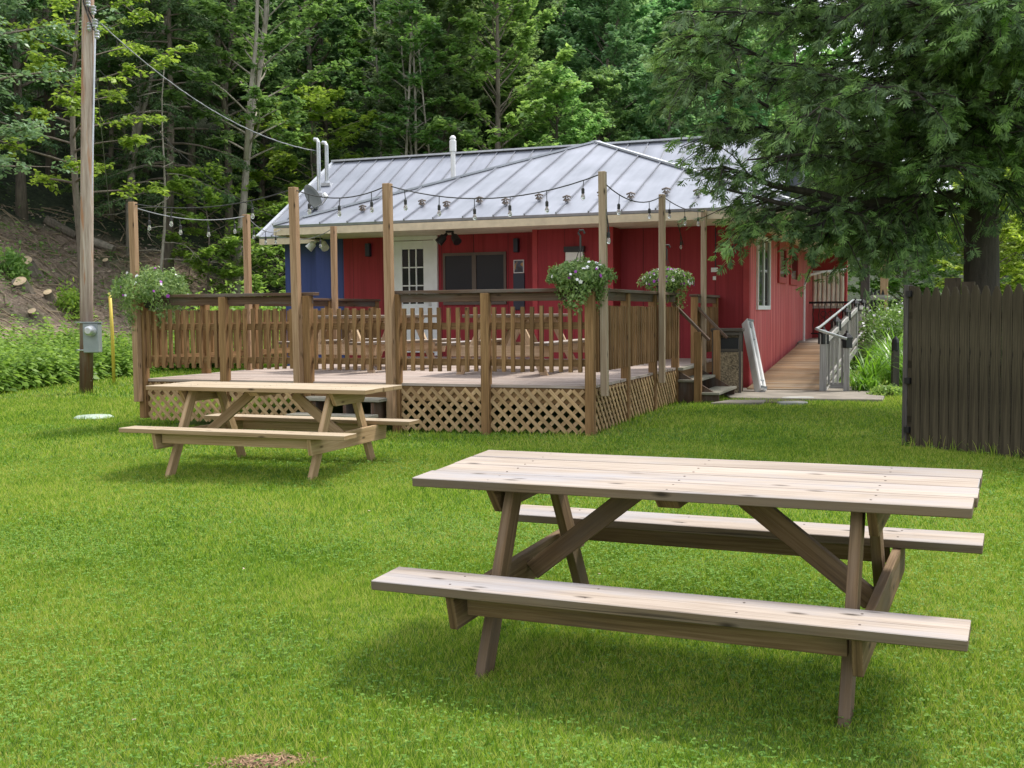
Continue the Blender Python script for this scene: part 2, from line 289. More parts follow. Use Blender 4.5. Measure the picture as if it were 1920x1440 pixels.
# ------------------------------------------------------------------ mesh helpers
class MB:
    def __init__(s): s.v = []; s.f = []; s.uv = []
    def add(s, vs, fs, uvs):
        b = len(s.v); s.v += [tuple(v) for v in vs]; s.f += [tuple(i+b for i in f) for f in fs]; s.uv += uvs; return s
    def beam(s, p0, p1, w, h, upv=(0, 0, 1), taper=1.0):
        """board from p0 to p1 (centres); w along the side axis, h along up"""
        p0, p1 = Vector(p0), Vector(p1); d = p1-p0; L = d.length; d.normalize(); u = Vector(upv)
        if abs(u.dot(d)) > 0.99: u = Vector((0, 1, 0))
        sd_ = d.cross(u).normalized(); u = sd_.cross(d).normalized()
        vs_ = []
        for p, k in ((p0, 1), (p1, taper)):
            for a, b in ((-1, -1), (1, -1), (1, 1), (-1, 1)): vs_.append(p+sd_*(a*w/2*k)+u*(b*h/2*k))
        fs = [(0, 1, 2, 3), (7, 6, 5, 4), (0, 4, 5, 1), (1, 5, 6, 2), (2, 6, 7, 3), (3, 7, 4, 0)]
        uvs = [(0, 0), (0.02, 0), (0.02, .05), (0, .05), (0, 0), (0.02, 0), (0.02, .05), (0, .05)]
        off = 0
        for q in (w, h, w, h): uvs += [(0, off), (L, off), (L, off+q), (0, off+q)]; off += q
        # loops order for side faces is (a, a+4, b+4, b)
        return s.add(vs_, fs, uvs)
    def box(s, a, b, grain=0):
        a, b = Vector(a), Vector(b); c = (a+b)/2; sz = b-a
        p0, p1 = c.copy(), c.copy(); p0[grain] = a[grain]; p1[grain] = b[grain]
        if grain == 2: return s.beam(p0, p1, sz[0], sz[1], (0, 1, 0))
        other = 1 if grain == 0 else 0
        return s.beam(p0, p1, sz[other], sz[2])
    def tube(s, pts, r, seg=8, cap=True):
        pts = [Vector(p) for p in pts]; rs = r if isinstance(r, (list, tuple)) else [r]*len(pts)
        vs_, fs, uvs = [], [], []; L = 0
        ref = Vector((0.37, 0.21, 0.9)).normalized()
        for i, p in enumerate(pts):
            d = (pts[min(i+1, len(pts)-1)]-pts[max(i-1, 0)]).normalized()
            rf = ref if abs(ref.dot(d)) < 0.95 else Vector((1, 0, 0))
            a = d.cross(rf).normalized(); b = d.cross(a)
            for k in range(seg):
                t = 2*math.pi*k/seg; vs_.append(p+(a*math.cos(t)+b*math.sin(t))*rs[i])
        for i in range(len(pts)-1):
            l2 = (pts[i+1]-pts[i]).length
            for k in range(seg):
                j = (k+1) % seg; fs.append((i*seg+k, i*seg+j, (i+1)*seg+j, (i+1)*seg+k))
                uvs += [(L, k/seg*.3), (L, (k+1)/seg*.3), (L+l2, (k+1)/seg*.3), (L+l2, k/seg*.3)]
            L += l2
        if cap:
            fs.append(tuple(range(seg))); uvs += [(0, 0)]*seg
            n0 = (len(pts)-1)*seg; fs.append(tuple(n0+k for k in reversed(range(seg)))); uvs += [(0, 0)]*seg
        return s.add(vs_, fs, uvs)
    def lathe(s, prof, c=(0, 0, 0), seg=16):
        c = Vector(c); vs_, fs, uvs = [], [], []
        for r, z in prof:
            for k in range(seg):
                t = 2*math.pi*k/seg; vs_.append(c+Vector((r*math.cos(t), r*math.sin(t), z)))
        for i in range(len(prof)-1):
            for k in range(seg):
                j = (k+1) % seg; fs.append((i*seg+k, i*seg+j, (i+1)*seg+j, (i+1)*seg+k)); uvs += [(0, 0)]*4
        fs.append(tuple(reversed(range(seg)))); uvs += [(0, 0)]*seg
        n0 = (len(prof)-1)*seg; fs.append(tuple(n0+k for k in range(seg))); uvs += [(0, 0)]*seg
        return s.add(vs_, fs, uvs)
    def prism(s, poly, ext):
        """closed polygon (3d points) extruded by vector ext"""
        n = len(poly); e = Vector(ext); vs_ = [Vector(p) for p in poly]; vs_ += [p+e for p in vs_]
        o = vs_[0]; ax = (vs_[1]-vs_[0]).normalized(); nn = e.normalized() if e.length else Vector((0, 0, 1)); ay = nn.cross(ax)
        uvc = [((p-o).dot(ax), (p-o).dot(ay)) for p in vs_]
        fs = [tuple(range(n)), tuple(reversed(range(n, 2*n)))]; uvs = [uvc[i] for i in fs[0]]+[uvc[i] for i in fs[1]]
        for i in range(n):
            j = (i+1) % n; fs.append((i, i+n, j+n, j)); L = (vs_[j]-vs_[i]).length; h = e.length; uvs += [(0, 0), (0, h), (L, h), (L, 0)]
        return s.add(vs_, fs, uvs)
    def build(s, name, mat, parent=None, bevel=0.0, smooth=False):
        me = bpy.data.meshes.new(name); me.from_pydata(s.v, [], s.f)
        uvl = me.uv_layers.new(name='UVMap'); uvl.data.foreach_set('uv', np.array(s.uv, dtype=np.float32).ravel())
        # normals outward
        import bmesh
        bm = bmesh.new(); bm.from_mesh(me); bmesh.ops.recalc_face_normals(bm, faces=bm.faces); bm.to_mesh(me); bm.free()
        me.materials.append(mat)
        if smooth: me.polygons.foreach_set('use_smooth', [True]*len(me.polygons))
        o = bpy.data.objects.new(name, me); COL.objects.link(o)
        if parent: o.parent = parent
        if bevel:
            b = o.modifiers.new('bevel', 'BEVEL'); b.width = bevel; b.segments = 1; b.limit_method = 'ANGLE'
        return o
def np_mesh(name, verts, nper, mat, parent=None, extra=None):
    """verts (N*nper,3): N faces with nper corners each"""
    verts = np.asarray(verts, dtype=np.float32).reshape(-1, 3); N = len(verts)//nper
    me = bpy.data.meshes.new(name); me.vertices.add(len(verts)); me.vertices.foreach_set('co', verts.ravel())
    me.loops.add(len(verts)); me.loops.foreach_set('vertex_index', np.arange(len(verts), dtype=np.int32))
    me.polygons.add(N); me.polygons.foreach_set('loop_start', np.arange(N, dtype=np.int32)*nper)
    me.update(calc_edges=True); me.materials.append(mat)
    o = bpy.data.objects.new(name, me); COL.objects.link(o)
    if parent: o.parent = parent
    return o
def tag(o, label=None, cat=None, group=None, kind=None):
    if label: o['label'] = label
    if cat: o['category'] = cat
    if group: o['group'] = group
    if kind: o['kind'] = kind
    return o
def thing(name, label, cat, loc=(0, 0, 0), rotz=0, group=None):
    o = bpy.data.objects.new(name, None); COL.objects.link(o); o.location = loc; o.rotation_euler = (0, 0, rotz); o.empty_display_size = 0.2
    return tag(o, label, cat, group)
def kids(o): return [c for c in bpy.data.objects if c.parent == o]
def copy_thing(o, loc, rot=None, scale=None, label=None, group=None, color=None):
    def rec(a, par):
        c = a.copy(); COL.objects.link(c)
        if par: c.parent = par
        if color and c.type == 'MESH': c.color = color
        for k in CH.get(a.name, []): rec(k, c)
        return c
    r = rec(o, None); r.location = loc
    if rot is not None: r.rotation_euler = rot
    if scale is not None: r.scale = scale
    if label: r['label'] = label
    if group: r['group'] = group
    return r
CH = {}
def index_children():
    CH.clear()
    for o in bpy.data.objects:
        if o.parent: CH.setdefault(o.parent.name, []).append(o)

rng = np.random.default_rng(7)

# ------------------------------------------------------------------ house frame
PHI = R(-20.98); HO = Vector((-1.92, 18.6, 0)); EA = Vector((math.cos(PHI), math.sin(PHI), 0)); EB = Vector((-math.sin(PHI), math.cos(PHI), 0))
def H(t, s, z=0): return HO+EA*t+EB*s+Vector((0, 0, z))

def G(x, y):
    """lawn height"""
    y = np.maximum(y, -3.0)
    base = 0.29-0.37*np.exp(-y/6.2)
    k = 0.025-0.020*np.clip((y-10)/9, 0, 1)
    return base+k*np.clip(x, -12, 2)

# toe of the wooded hill
TOE = np.array([(-10.5, -20), (-10.0, 14), (-9.6, 20), (-9.0, 26), (-6.5, 31), (0, 35), (10, 40), (24, 50), (60, 60)], float)
def toe_dist(x, y):
    P = np.stack([np.ravel(x), np.ravel(y)], 1); best = np.full(len(P), 1e9); sign = np.ones(len(P))
    for a, b in zip(TOE[:-1], TOE[1:]):
        d = b-a; t = np.clip(((P-a)@d)/(d@d), 0, 1); q = a+t[:, None]*d; dist = np.hypot(*(P-q).T)
        cr_ = d[0]*(P[:, 1]-a[1])-d[1]*(P[:, 0]-a[0]); m = dist < best
        best = np.where(m, dist, best); sign = np.where(m, np.where(cr_ > 0, 1, -1), sign)
    return (best*sign).reshape(np.shape(x))
def hillz(x, y):
    d = toe_dist(x, y); x = np.asarray(x, float)
    fall = 1-0.75*np.clip((x-6)/22, 0, 1)
    slope = 0.56*np.clip(d-0.6, 0, None)*fall
    return 0.24+np.where(slope > 26, 26+(slope-26)*0.3, slope)+np.where(d > 1, 0.16*np.sin(x*0.9+y*0.7)+0.12*np.sin(x*2.1-y*1.3), 0)*np.clip((d-1)/3, 0, 1)

# ------------------------------------------------------------------ ground, hill
def sheet(name, xs, ys, zf, mat, keep=None):
    X, Y = np.meshgrid(xs, ys); Z = zf(X, Y); nx, ny = len(xs), len(ys)
    v = np.stack([X.ravel(), Y.ravel(), Z.ravel()], 1); i = np.arange((ny-1)*nx).reshape(ny-1, nx)[:, :-1].ravel()
    f = np.stack([i, i+1, i+nx+1, i+nx], 1)
    if keep is not None:
        k = keep(X, Y).ravel(); f = f[k[f].any(1)]
        used = np.unique(f); mp_ = -np.ones(len(v), int); mp_[used] = np.arange(len(used)); v = v[used]; f = mp_[f]
    me = bpy.data.meshes.new(name); me.from_pydata(v.tolist(), [], f.tolist()); me.materials.append(mat)
    me.polygons.foreach_set('use_smooth', [True]*len(me.polygons))
    o = bpy.data.objects.new(name, me); COL.objects.link(o); return tag(o, kind='structure')
gx = np.concatenate([[-600, -200, -90, -40], np.arange(-20, 20.1, 0.5), [30, 50, 100, 300, 600]])
gy = np.concatenate([[-300, -80, -30], np.arange(-10, 40.1, 0.5), [50, 70, 120, 300, 800]])
sheet('ground', gx, gy, G, M['ground'])
hx = np.concatenate([np.arange(-90, -30, 3), np.arange(-30, 40.1, 0.6), np.arange(42, 110, 3)])
hy = np.concatenate([np.arange(-20, 10, 3), np.arange(10, 75.1, 0.6), np.arange(78, 150, 3)])
def base_line(px): return np.interp(px, [-200, 0, 150, 320, 420, 560, 900], [425, 412, 445, 482, 530, 585, 600])
def project(p):
    d = Vector(p)-Vector((0, 0, CAMZ)); z = d.dot(fw); return 960+F*d.dot(r2)/z, 720-F*d.dot(u2)/z
hill = sheet('hillside', hx, hy, lambda x, y: hillz(x, y)-0.06*(toe_dist(x, y) < 0.9)-np.where(toe_dist(x, y) < 0, 0.3, 0), M['hill'], lambda x, y: toe_dist(x, y) > 0.2)

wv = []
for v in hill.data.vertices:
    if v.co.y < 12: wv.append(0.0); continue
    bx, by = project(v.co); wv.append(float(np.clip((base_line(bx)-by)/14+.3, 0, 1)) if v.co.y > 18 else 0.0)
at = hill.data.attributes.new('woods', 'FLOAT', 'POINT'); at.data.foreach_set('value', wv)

# concrete slab and flagstones in front of the ramp
def flat_stone(name, pts, th, mat, label=None):
    mb = MB(); mb.prism([Vector(p) for p in pts], (0, 0, th)); return tag(mb.build(name, mat, bevel=0.008), label, kind='structure')
zs = 0.29
flat_stone('concrete_path', [W(1370, 744, 15.85).to_2d().to_3d()+Vector((0, 0, zs-.1)), W(1655, 752, 15.3).to_2d().to_3d()+Vector((0, 0, zs-.1)),
    W(1668, 725, 18.2).to_2d().to_3d()+Vector((0, 0, zs-.1)), H(6.2, 1.3, zs-.1), H(5.5, 1.3, zs-.1), H(5.35, 0.2, zs-.1)], 0.13, M['concrete'])
def irregular(cx, cy, rx, ry, seed, n=9):
    r_ = random.Random(seed); return [(cx+rx*(0.85+.25*r_.random())*math.cos(2*math.pi*i/n), cy+ry*(0.85+.25*r_.random())*math.sin(2*math.pi*i/n)) for i in range(n)]
p = W(1385, 757, 15.1)
fs_ = flat_stone('stepping_slab', [(p.x-.42, p.y-.22, .27), (p.x+.28, p.y-.22, .27), (p.x+.42, p.y+.2, .27), (p.x-.1, p.y+.22, .27)], 0.06, M['concrete'])
fs_.pop('kind', None); tag(fs_, 'flat beige paving slab in the grass beside the deck steps', 'slab')
for i, (px, py, rx, ry, lab) in enumerate([(1497, 751, .25, .14, 'pale flat stone on the far side of the pair before the ramp slab'), (1487, 760, .22, .13, 'grey flagstone at the lawn edge, nearer of the pair before the slab')]):
    Y = 2090*1.27/(py-582.5); q = W(px, py, Y); pts = [(a, b, .27) for a, b in irregular(q.x, q.y, rx, ry, i+3)]
    mb = MB(); mb.prism([Vector(a) for a in pts], (0, 0, .055)); tag(mb.build('flagstone', M['stone_pale'], bevel=.01), lab, 'stone')
mb = MB(); q = W(1455, 757, 15.3); mb.prism([Vector((a, b, .30)) for a, b in irregular(q.x-.1, q.y, .55, .28, 8, 14)], (0, 0, .012)); tag(mb.build('dirt', M['dirt']), kind='structure')

# ------------------------------------------------------------------ the red house
house = thing('house', 'long red and blue restaurant building with grey standing seam metal roof', 'house', (HO.x, HO.y, 0), PHI)
ZE = 2.92; ZT = 3.09; FL = 0.776
def wallbox(name, a, b, mat):
    mb = MB(); mb.box(a, b, 2); return mb.build(name, mat, house)
wallbox('wall', (-1.88, 1.6, .2), (3.2, 1.8, 2.98), M['red'])
wallbox('wall', (2.03, 1.1, .2), (3.42, 1.597, 2.98), M['red'])
wallbox('wall', (3.2, 1.603, .2), (5.56, 1.803, 2.98), M['red'])
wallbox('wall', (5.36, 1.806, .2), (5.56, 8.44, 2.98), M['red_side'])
wallbox('wall', (-2.48, 1.606, .2), (-1.883, 1.78, 2.98), M['blue'])
wallbox('wall', (-3.33, 1.9, .2), (-2.45, 2.1, 2.98), M['blue'])
wallbox('wall', (-3.33, 2.103, .2), (-3.13, 6.79, 2.98), M['blue'])
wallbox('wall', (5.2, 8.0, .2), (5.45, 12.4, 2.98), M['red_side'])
wallbox('wall', (5.0, 12.5, .2), (6.27, 12.7, 2.98), M['red_trim'])
wallbox('wall', (-3.3, 6.8, .2), (5.3, 7.0, 2.98), M['red'])
mb = MB()
for t_, s_ in ((2.03, 1.1), (5.56, 1.603)):
    mb = MB(); mb.box((t_-.002 if t_ < 3 else t_-.085, s_-.018, .25), (t_+.085 if t_ < 3 else t_+.012, s_-.001, 2.95), 2); mb.build('corner_board', M['red_trim'], house)
mb = MB(); mb.box((3.33, 1.082, .25), (3.435, 1.099, 2.95), 2); mb.build('corner_board', M['red_trim'], house)
mb = MB(); mb.box((5.35, 1.55, .1), (5.6, 8.4, .29), 1); mb.box((2, 1.58, .1), (5.5, 1.63, .24), 0); mb.build('foundation', M['stone'], house)

def plane_slab(name, poly, mat, th=.045):
    a, b, c = (Vector(p) for p in poly[:3]); n_ = (b-a).cross(c-a).normalized()
    if n_.z < 0: n_ = -n_
    mb = MB(); mb.prism([Vector(p) for p in poly], -n_*th); return mb.build(name, mat, house)
AP = Vector((2.18, 4.3, 4.83)); CL = Vector((-2.36, 0, ZT)); CR = Vector((6.55, 0, ZT))
plane_slab('roof', [CL, CR, AP], M['roof'])
plane_slab('roof', [CL, AP, (2.02, 4.3, 4.76), (-2.36, 1.56, ZT)], M['roof'])
plane_slab('roof', [CR, (6.55, 12.7, ZT), (2.18, 12.7, 4.83), AP], M['roof'])
EZ, RZ = 3.02, 4.77
plane_slab('roof', [(-3.6, 1.41, EZ), (6.0, 1.41, EZ), (6.0, 4.3, RZ), (-3.6, 4.3, RZ)], M['roof'])
plane_slab('roof', [(-3.6, 4.303, RZ), (6.0, 4.303, RZ), (6.0, 7.3, EZ), (-3.6, 7.3, EZ)], M['roof'])
nf = (AP-CL).cross(CR-CL).normalized(); nf = nf if nf.z > 0 else -nf
mb = MB(); t_ = -1.95; front_seams = []
while t_ < 6.5:
    smax = 4.3*(t_-CL.x)/(AP.x-CL.x) if t_ < AP.x else 4.3*(CR.x-t_)/(CR.x-AP.x)
    z = lambda s: ZT+(AP.z-ZT)*s/4.3
    if smax > .15: mb.beam(Vector((t_, -.01, z(0)))+nf*.012, Vector((t_, smax-.03, z(smax-.03)))+nf*.012, .02, .034, nf); front_seams.append((t_, smax))
    t_ += .53
nb = Vector((0, -(RZ-EZ), 2.89)).normalized(); t_ = -3.3
while t_ < 6.0:
    mb.beam(Vector((t_, 1.40, EZ))+nb*.012, Vector((t_, 4.27, RZ-.018))+nb*.012, .018, .03, nb); t_ += .385
mb.build('roof_seam', M['seam'], house)
mb = MB()
for a, b in ((CL, AP), (AP, CR)): mb.beam(a+Vector((0, 0, .02)), b+Vector((0, 0, .02)), .10, .035)
mb.beam((-3.62, 4.3, RZ+.02), (6.0, 4.3, RZ+.02), .16, .035); mb.beam(AP+Vector((0, 0, .02)), (2.18, 12.7, 4.85), .16, .035)
mb.beam((-3.6, 1.39, EZ+.012), (-3.6, 4.3, RZ+.012), .07, .03, nb)
mb.build('ridge_cap', M['ridge'], house)
mb = MB()
mb.box((-2.34, -.005, ZE), (6.53, .03, ZT-.05), 0); mb.box((6.50, .031, ZE), (6.535, 12.7, ZT-.05), 1); mb.box((-2.34, .031, ZE), (-2.305, 1.6, ZT-.05), 1)
mb.box((-3.58, 1.42, 2.87), (-2.346, 1.45, EZ-.04), 0)
mb.build('fascia', M['cream'], house)
mb = MB(); mb.box((-2.30, .035, 2.945), (6.495, 1.597, 2.965), 0); mb.box((5.3, 1.6, 2.945), (6.495, 12.6, 2.965), 1); mb.box((-3.55, 1.46, 2.9), (-2.31, 1.895, 2.92), 0)
mb.build('soffit', M['soffit'], house)
# gable end
mb = MB(); mb.prism([(-3.34, 2.0, 2.9), (-3.34, 6.8, 2.9), (-3.34, 4.3, 4.6)], (.05, 0, 0)); mb.build('gable', M['blue'], house)
# snow guards
for i, px in enumerate([671, 772, 830, 876, 937, 983, 1040, 1096, 1160, 1215, 1281]):
    k = i+2 if i < 1 else i+3
    t_ = -1.95+.53*(k if k < len(front_seams) else len(front_seams)-1)
    s_ = .55+(.16 if i % 2 else 0)
    q = Vector((t_, s_, ZT+(AP.z-ZT)*s_/4.3))+nf*.03
    mb = MB(); mb.beam(q+Vector((-.055, 0, .005)), q+Vector((-.01, 0, .06)), .05, .012); mb.beam(q+Vector((.055, 0, .005)), q+Vector((.01, 0, .06)), .05, .012)
    mb.tube([q+Vector((-.07, 0, .06)), q+Vector((0, 0, .085)), q+Vector((.07, 0, .06))], .014, 6); mb.box(q+Vector((-.02, -.05, -.01)), q+Vector((.02, .05, .03)), 1)
    mb.build('snow_guard', M['guard'], house)
# roof vents
def R_(px, py, s):   # local house point at pixel with given s
    X1 = (px-960)/F
    t_ = ((HO.y+EB.y*s)*X1-(HO.x+EB.x*s))/(EA.x-EA.y*X1); P_ = H(t_, s); w = W(px, py, P_.y); return Vector((t_, s, w.z))
zr = lambda s: EZ+(RZ-EZ)*(s-1.41)/2.89
for px, s_, top in ((604.5, 2.95, 262), (619.5, 3.35, 268)):
    q = R_(px, 300, s_); zt = R_(px, top, s_).z
    mb = MB(); g_ = [(q.x, s_, zr(s_)-.02), (q.x, s_, zt-.05), (q.x-.03, s_, zt), (q.x-.09, s_, zt+.01)]
    mb.tube(g_, .042, 10); vt = mb.build('vent_pipe', M['galv'], house, smooth=False)
    mb = MB(); mb.lathe([(.075, -.06), (.055, .03)], (q.x, s_, zr(s_)+.03), 10); mb.box((q.x-.13, s_-.11, zr(s_)-.05), (q.x+.13, s_+.11, zr(s_)+.01), 0); mb.build('flashing', M['ridge'], vt)
q = R_(854, 300, 2.9); mb = MB(); mb.lathe([(.045, zr(2.9)-.1-q.z), (.045, .15), (.065, .16), (.065, .36), (.045, .38), (.062, .40), (.05, .44), (.02, .46)], (q.x, 2.9, q.z), 14); mb.build('vent_pipe', M['white_plastic'], house)
q = R_(962, 318, 3.2); mb = MB(); mb.lathe([(.28, -.15), (.28, .03), (.26, .08), (.16, .13), (.04, .15)], (q.x, 3.2, zr(3.2)), 18); mb.build('roof_vent', M['galv'], house, smooth=True)

# door
t0, t1 = -.90, .03; zd0, zd1 = FL+.07, 2.86
dr = MB(); y0 = 1.555
dt, dw = t0+.075, t1-.06
dr.box((dt, y0, zd0), (dt+.17, y0+.04, zd1), 2); dr.box((dw-.20, y0, zd0), (dw, y0+.04, zd1), 2)
dr.box((dt+.17, y0, zd1-.15), (dw-.20, y0+.04, zd1), 0); dr.box((dt+.17, y0, zd0), (dw-.20, y0+.04, zd0+.88), 0)
door = dr.build('door', M['white'], house, bevel=.004)
fm = MB(); fm.box((t0, 1.54, FL+.02), (t0+.07, 1.597, zd1+.08), 2); fm.box((t1-.055, 1.54, FL+.02), (t1+.02, 1.597, zd1+.08), 2); fm.box((t0+.07, 1.54, zd1+.01), (t1-.055, 1.597, zd1+.08), 0); fm.build('frame', M['white'], door)
mt = MB(); gx0, gx1, gz0, gz1 = dt+.17, dw-.20, zd0+.88, zd1-.15
for k in (1, 2): x_ = gx0+(gx1-gx0)*k/3; mt.box((x_-.011, y0-.004, gz0), (x_+.011, y0+.02, gz1), 2); z_ = gz0+(gz1-gz0)*k/3; mt.box((gx0, y0-.002, z_-.011), (gx1, y0+.018, z_+.011), 0)
mt.build('glazing_bars', M['white'], door)
g_ = MB(); g_.box((gx0, y0+.02, gz0), (gx1, y0+.03, gz1)); g_.build('glass', M['glass'], door)
h_ = MB(); h_.tube([(dw-.07, y0-.002, zd0+.96), (dw-.07, y0-.05, zd0+.96), (dw-.18, y0-.055, zd0+.96)], .012, 8); h_.lathe([(.035, 0), (.035, .012)], (0, 0, 0), 12); 
h_ = MB(); h_.tube([(dw-.07, y0-.002, zd0+.93), (dw-.07, y0-.05, zd0+.93), (dw-.18, y0-.055, zd0+.93)], .013, 8); h_.box((dw-.10, y0-.012, zd0+.84), (dw-.04, y0-.001, zd0+1.08), 2); h_.build('handle', M['galv'], door)
# big dark window
wf = MB(); a, b, c, d = .15, 1.36, 1.70, 2.62
wf.box((a, 1.565, d-.05), (b, 1.597, d), 0); wf.box((a, 1.565, c), (b, 1.597, c+.05), 0); wf.box((a, 1.565, c+.05), (a+.045, 1.597, d-.05), 2); wf.box((b-.045, 1.565, c+.05), (b, 1.597, d-.05), 2); m_ = (a+b)/2; wf.box((m_-.04, 1.56, c+.05), (m_+.04, 1.597, d-.05), 2)
win = wf.build('window', M['bronze'], house)
for u, v in ((a+.045, m_-.04), (m_+.04, b-.045)):
    p_ = MB(); p_.box((u, 1.58, c+.05), (v, 1.592, d-.05)); p_.build('pane', M['screen'], win)
# poster, panel, meter box, little speakers
mb = MB(); mb.box((1.50, 1.575, 2.24), (1.69, 1.597, 2.47), 2); po = mb.build('poster_frame', M['white'], house); mb = MB(); mb.box((1.515, 1.570, 2.255), (1.675, 1.5745, 2.455)); mb.build('print', M['poster'], po)
mb = MB(); mb.box((1.49, 1.57, 1.60), (1.70, 1.597, 2.235), 2); mb.build('notice_panel', M['navy'], house, bevel=.004)
mb = MB(); mb.box((2.63, 1.02, 2.05), (2.94, 1.079, 2.55), 2); wb = mb.build('wall_box', M['white_plastic'], house, bevel=.01); mb = MB(); mb.box((2.61, 1.0, 2.552), (2.96, 1.085, 2.64), 0); mb.build('lid', M['black'], wb)
for t_ in (-1.38, 1.52): mb = MB(); mb.box((t_, 1.50, 2.60), (t_+.09, 1.597, 2.84), 2); mb.build('wall_speaker', M['navy'], house, bevel=.008)
mb = MB(); mb.box((4.95, 1.59, 2.19), (5.06, 1.602, 2.26), 0); mb.build('outlet_plate', M['white'], house); mb = MB(); mb.box((4.98, 1.585, 2.06), (5.03, 1.602, 2.12), 2); mb.build('outlet_plate', M['white'], house)
mb = MB(); mb.tube([(5.02, 1.59, 2.9), (5.02, 1.59, 2.26)], .008, 5); mb.build('conduit', M['navy'], house)
# eave floodlights
for t_ in (.68, -2.16, ):
    s_ = .7 if t_ > 0 else 1.2
    mb = MB(); mb.lathe([(.07, -.03), (.07, 0)], (t_, s_, 2.945), 12); fl = mb.build('floodlight', M['black'], house)
    for sg in (-1, 1):
        hb = MB(); c0 = Vector((t_+sg*.05, s_, 2.90)); c1 = Vector((t_+sg*.15, s_-.06, 2.78)); d_ = (c1-c0)
        hb.tube([c0, c0+d_*.3, c0+d_*.45, c1+d_*.3], [.025, .03, .062, .075], 12); hb.build('lamp_head', M['black'] if t_ > 0 else M['white'], fl)
# side windows
def side_window(s0, s1, z0, z1, fr, glass, nm='window', mull=True, w=.07):
    mb = MB(); x0 = 5.562; x1 = 5.60
    mb.box((x0, s0, z0), (x1, s1, z0+w), 1); mb.box((x0, s0, z1-w), (x1, s1, z1), 1); mb.box((x0, s0, z0+w), (x1, s0+w, z1-w), 2); mb.box((x0, s1-w, z0+w), (x1, s1, z1-w), 2)
    if mull: c_ = (s0+s1)/2; mb.box((x0, c_-.035, z0+w), (x1-.006, c_+.035, z1-w), 2)
    o = mb.build(nm, fr, house)
    mb = MB(); mb.box((x0+.003, s0+w, z0+w), (x0+.012, s1-w, z1-w)); mb.build('pane', glass, o); return o
side_window(1.62+.75, 3.85, 1.57, 2.84, M['white'], M['glass'])
side_window(5.0, 6.15, 2.08, 2.85, M['red_trim'], M['glass'], mull=False, w=.12)
side_window(6.75, 8.1, 2.08, 2.85, M['red_trim'], M['glass'], mull=False, w=.12)
mb = MB(); mb.box((4.7, 12.46, 1.6), (6.2, 12.495, 2.55), 0); cw = mb.build('window', M['white'], house)
mb = MB()
for k in range(9): t_ = 5.28+k*.11; mb.tube([(t_, 12.40, 1.66), (t_+.01, 12.40, 2.1), (t_, 12.40, 2.50)], .05, 8)
mb.build('curtain', M['curtain'], cw)
for z_ in (.55, .75): pass
mb = MB(); mb.box((5.47, 8.2, .5), (7.4, 12.4, .86), 1); mb.box((5.5, 7.95, .5), (6.72, 8.19, .82), 0); mb.build('porch_floor', M['concrete'], house)
# porch iron railing
mb = MB(); y_ = 11.6; zt_, zb_ = 1.74, .98
mb.beam((5.45, y_, zt_), (6.72, y_, zt_), .05, .05); mb.beam((5.5, y_, zb_), (6.7, y_, zb_), .03, .03)
for k in range(9):
    t_ = 5.55+k*.14; mb.tube([(t_+.012*math.sin(j*2.2+k), y_, zb_+(zt_-zb_)*j/8) for j in range(9)], .011, 5)
for k in range(4):
    for z_ in (1.30, 1.46): mb.tube([(5.80+k*.17+.07*math.cos(a*math.pi/6), y_-.01, z_+.07*math.sin(a*math.pi/6)) for a in range(13)], .009, 5, cap=False)
mb.build('porch_railing', M['black'], house)
mb = MB(); mb.tube([(5.62, 9.0, .85), (5.62, 9.0, 2.1), (5.66, 9.0, 2.25), (5.76, 9.0, 2.34), (6.0, 9.05, 2.40), (6.5, 9.2, 2.45)], .028, 8); mb.build('awning_hoop', M['white'], house)
mb = MB(); mb.lathe([(.05, -.05), (.07, 0), (.05, .05), (.01, .07)], (6.0, 9.9, 2.86), 10); mb.build('porch_light', M['white_plastic'], house)
mb = MB(); mb.box((6.62, 12.3, .8), (6.72, 12.4, 2.94), 2); mb.build('porch_post', M['post'], house)

# satellite dish standing on the roof
q = H(*R_(590, 372, 2.35)[:2], 0); qz = R_(590, 372, 2.35).z
dish = thing('satellite_dish', 'grey satellite dish on a bracket over the blue end of the roof', 'satellite dish', (q.x, q.y, qz), PHI)
mb = MB(); mb.lathe([(.02, .0), (.12, .008), (.20, .025), (.27, .05), (.275, .045), (.20, .017), (.12, 0), (.02, -.008)], (0, 0, 0), 24); rf = mb.build('reflector', M['dish'], dish, smooth=True)
rf.rotation_euler = (0, R(66), R(-6)); rf.scale = (1, .9, 1)
mb = MB(); mb.tube([(-.03, 0, -.05), (-.04, 0, -.25), (-.04, .02, zr(2.35)-qz-.03)], .022, 8); mb.tube([(-.04, 0, -.2), (-.2, -.1, zr(2.2)-qz)], .013, 6); mb.tube([(-.04, 0, -.2), (.12, .1, zr(2.45)-qz)], .013, 6); mb.build('mast', M['galv'], dish)
mb = MB(); mb.tube([(.0, 0, -.22), (.28, -.05, -.12), (.40, -.05, .02)], .016, 6); mb.build('feed_arm', M['galv'], dish)
mb = MB(); mb.tube([(.38, -.05, .0), (.30, -.03, .07)], .035, 8); mb.build('receiver', M['white_plastic'], dish)

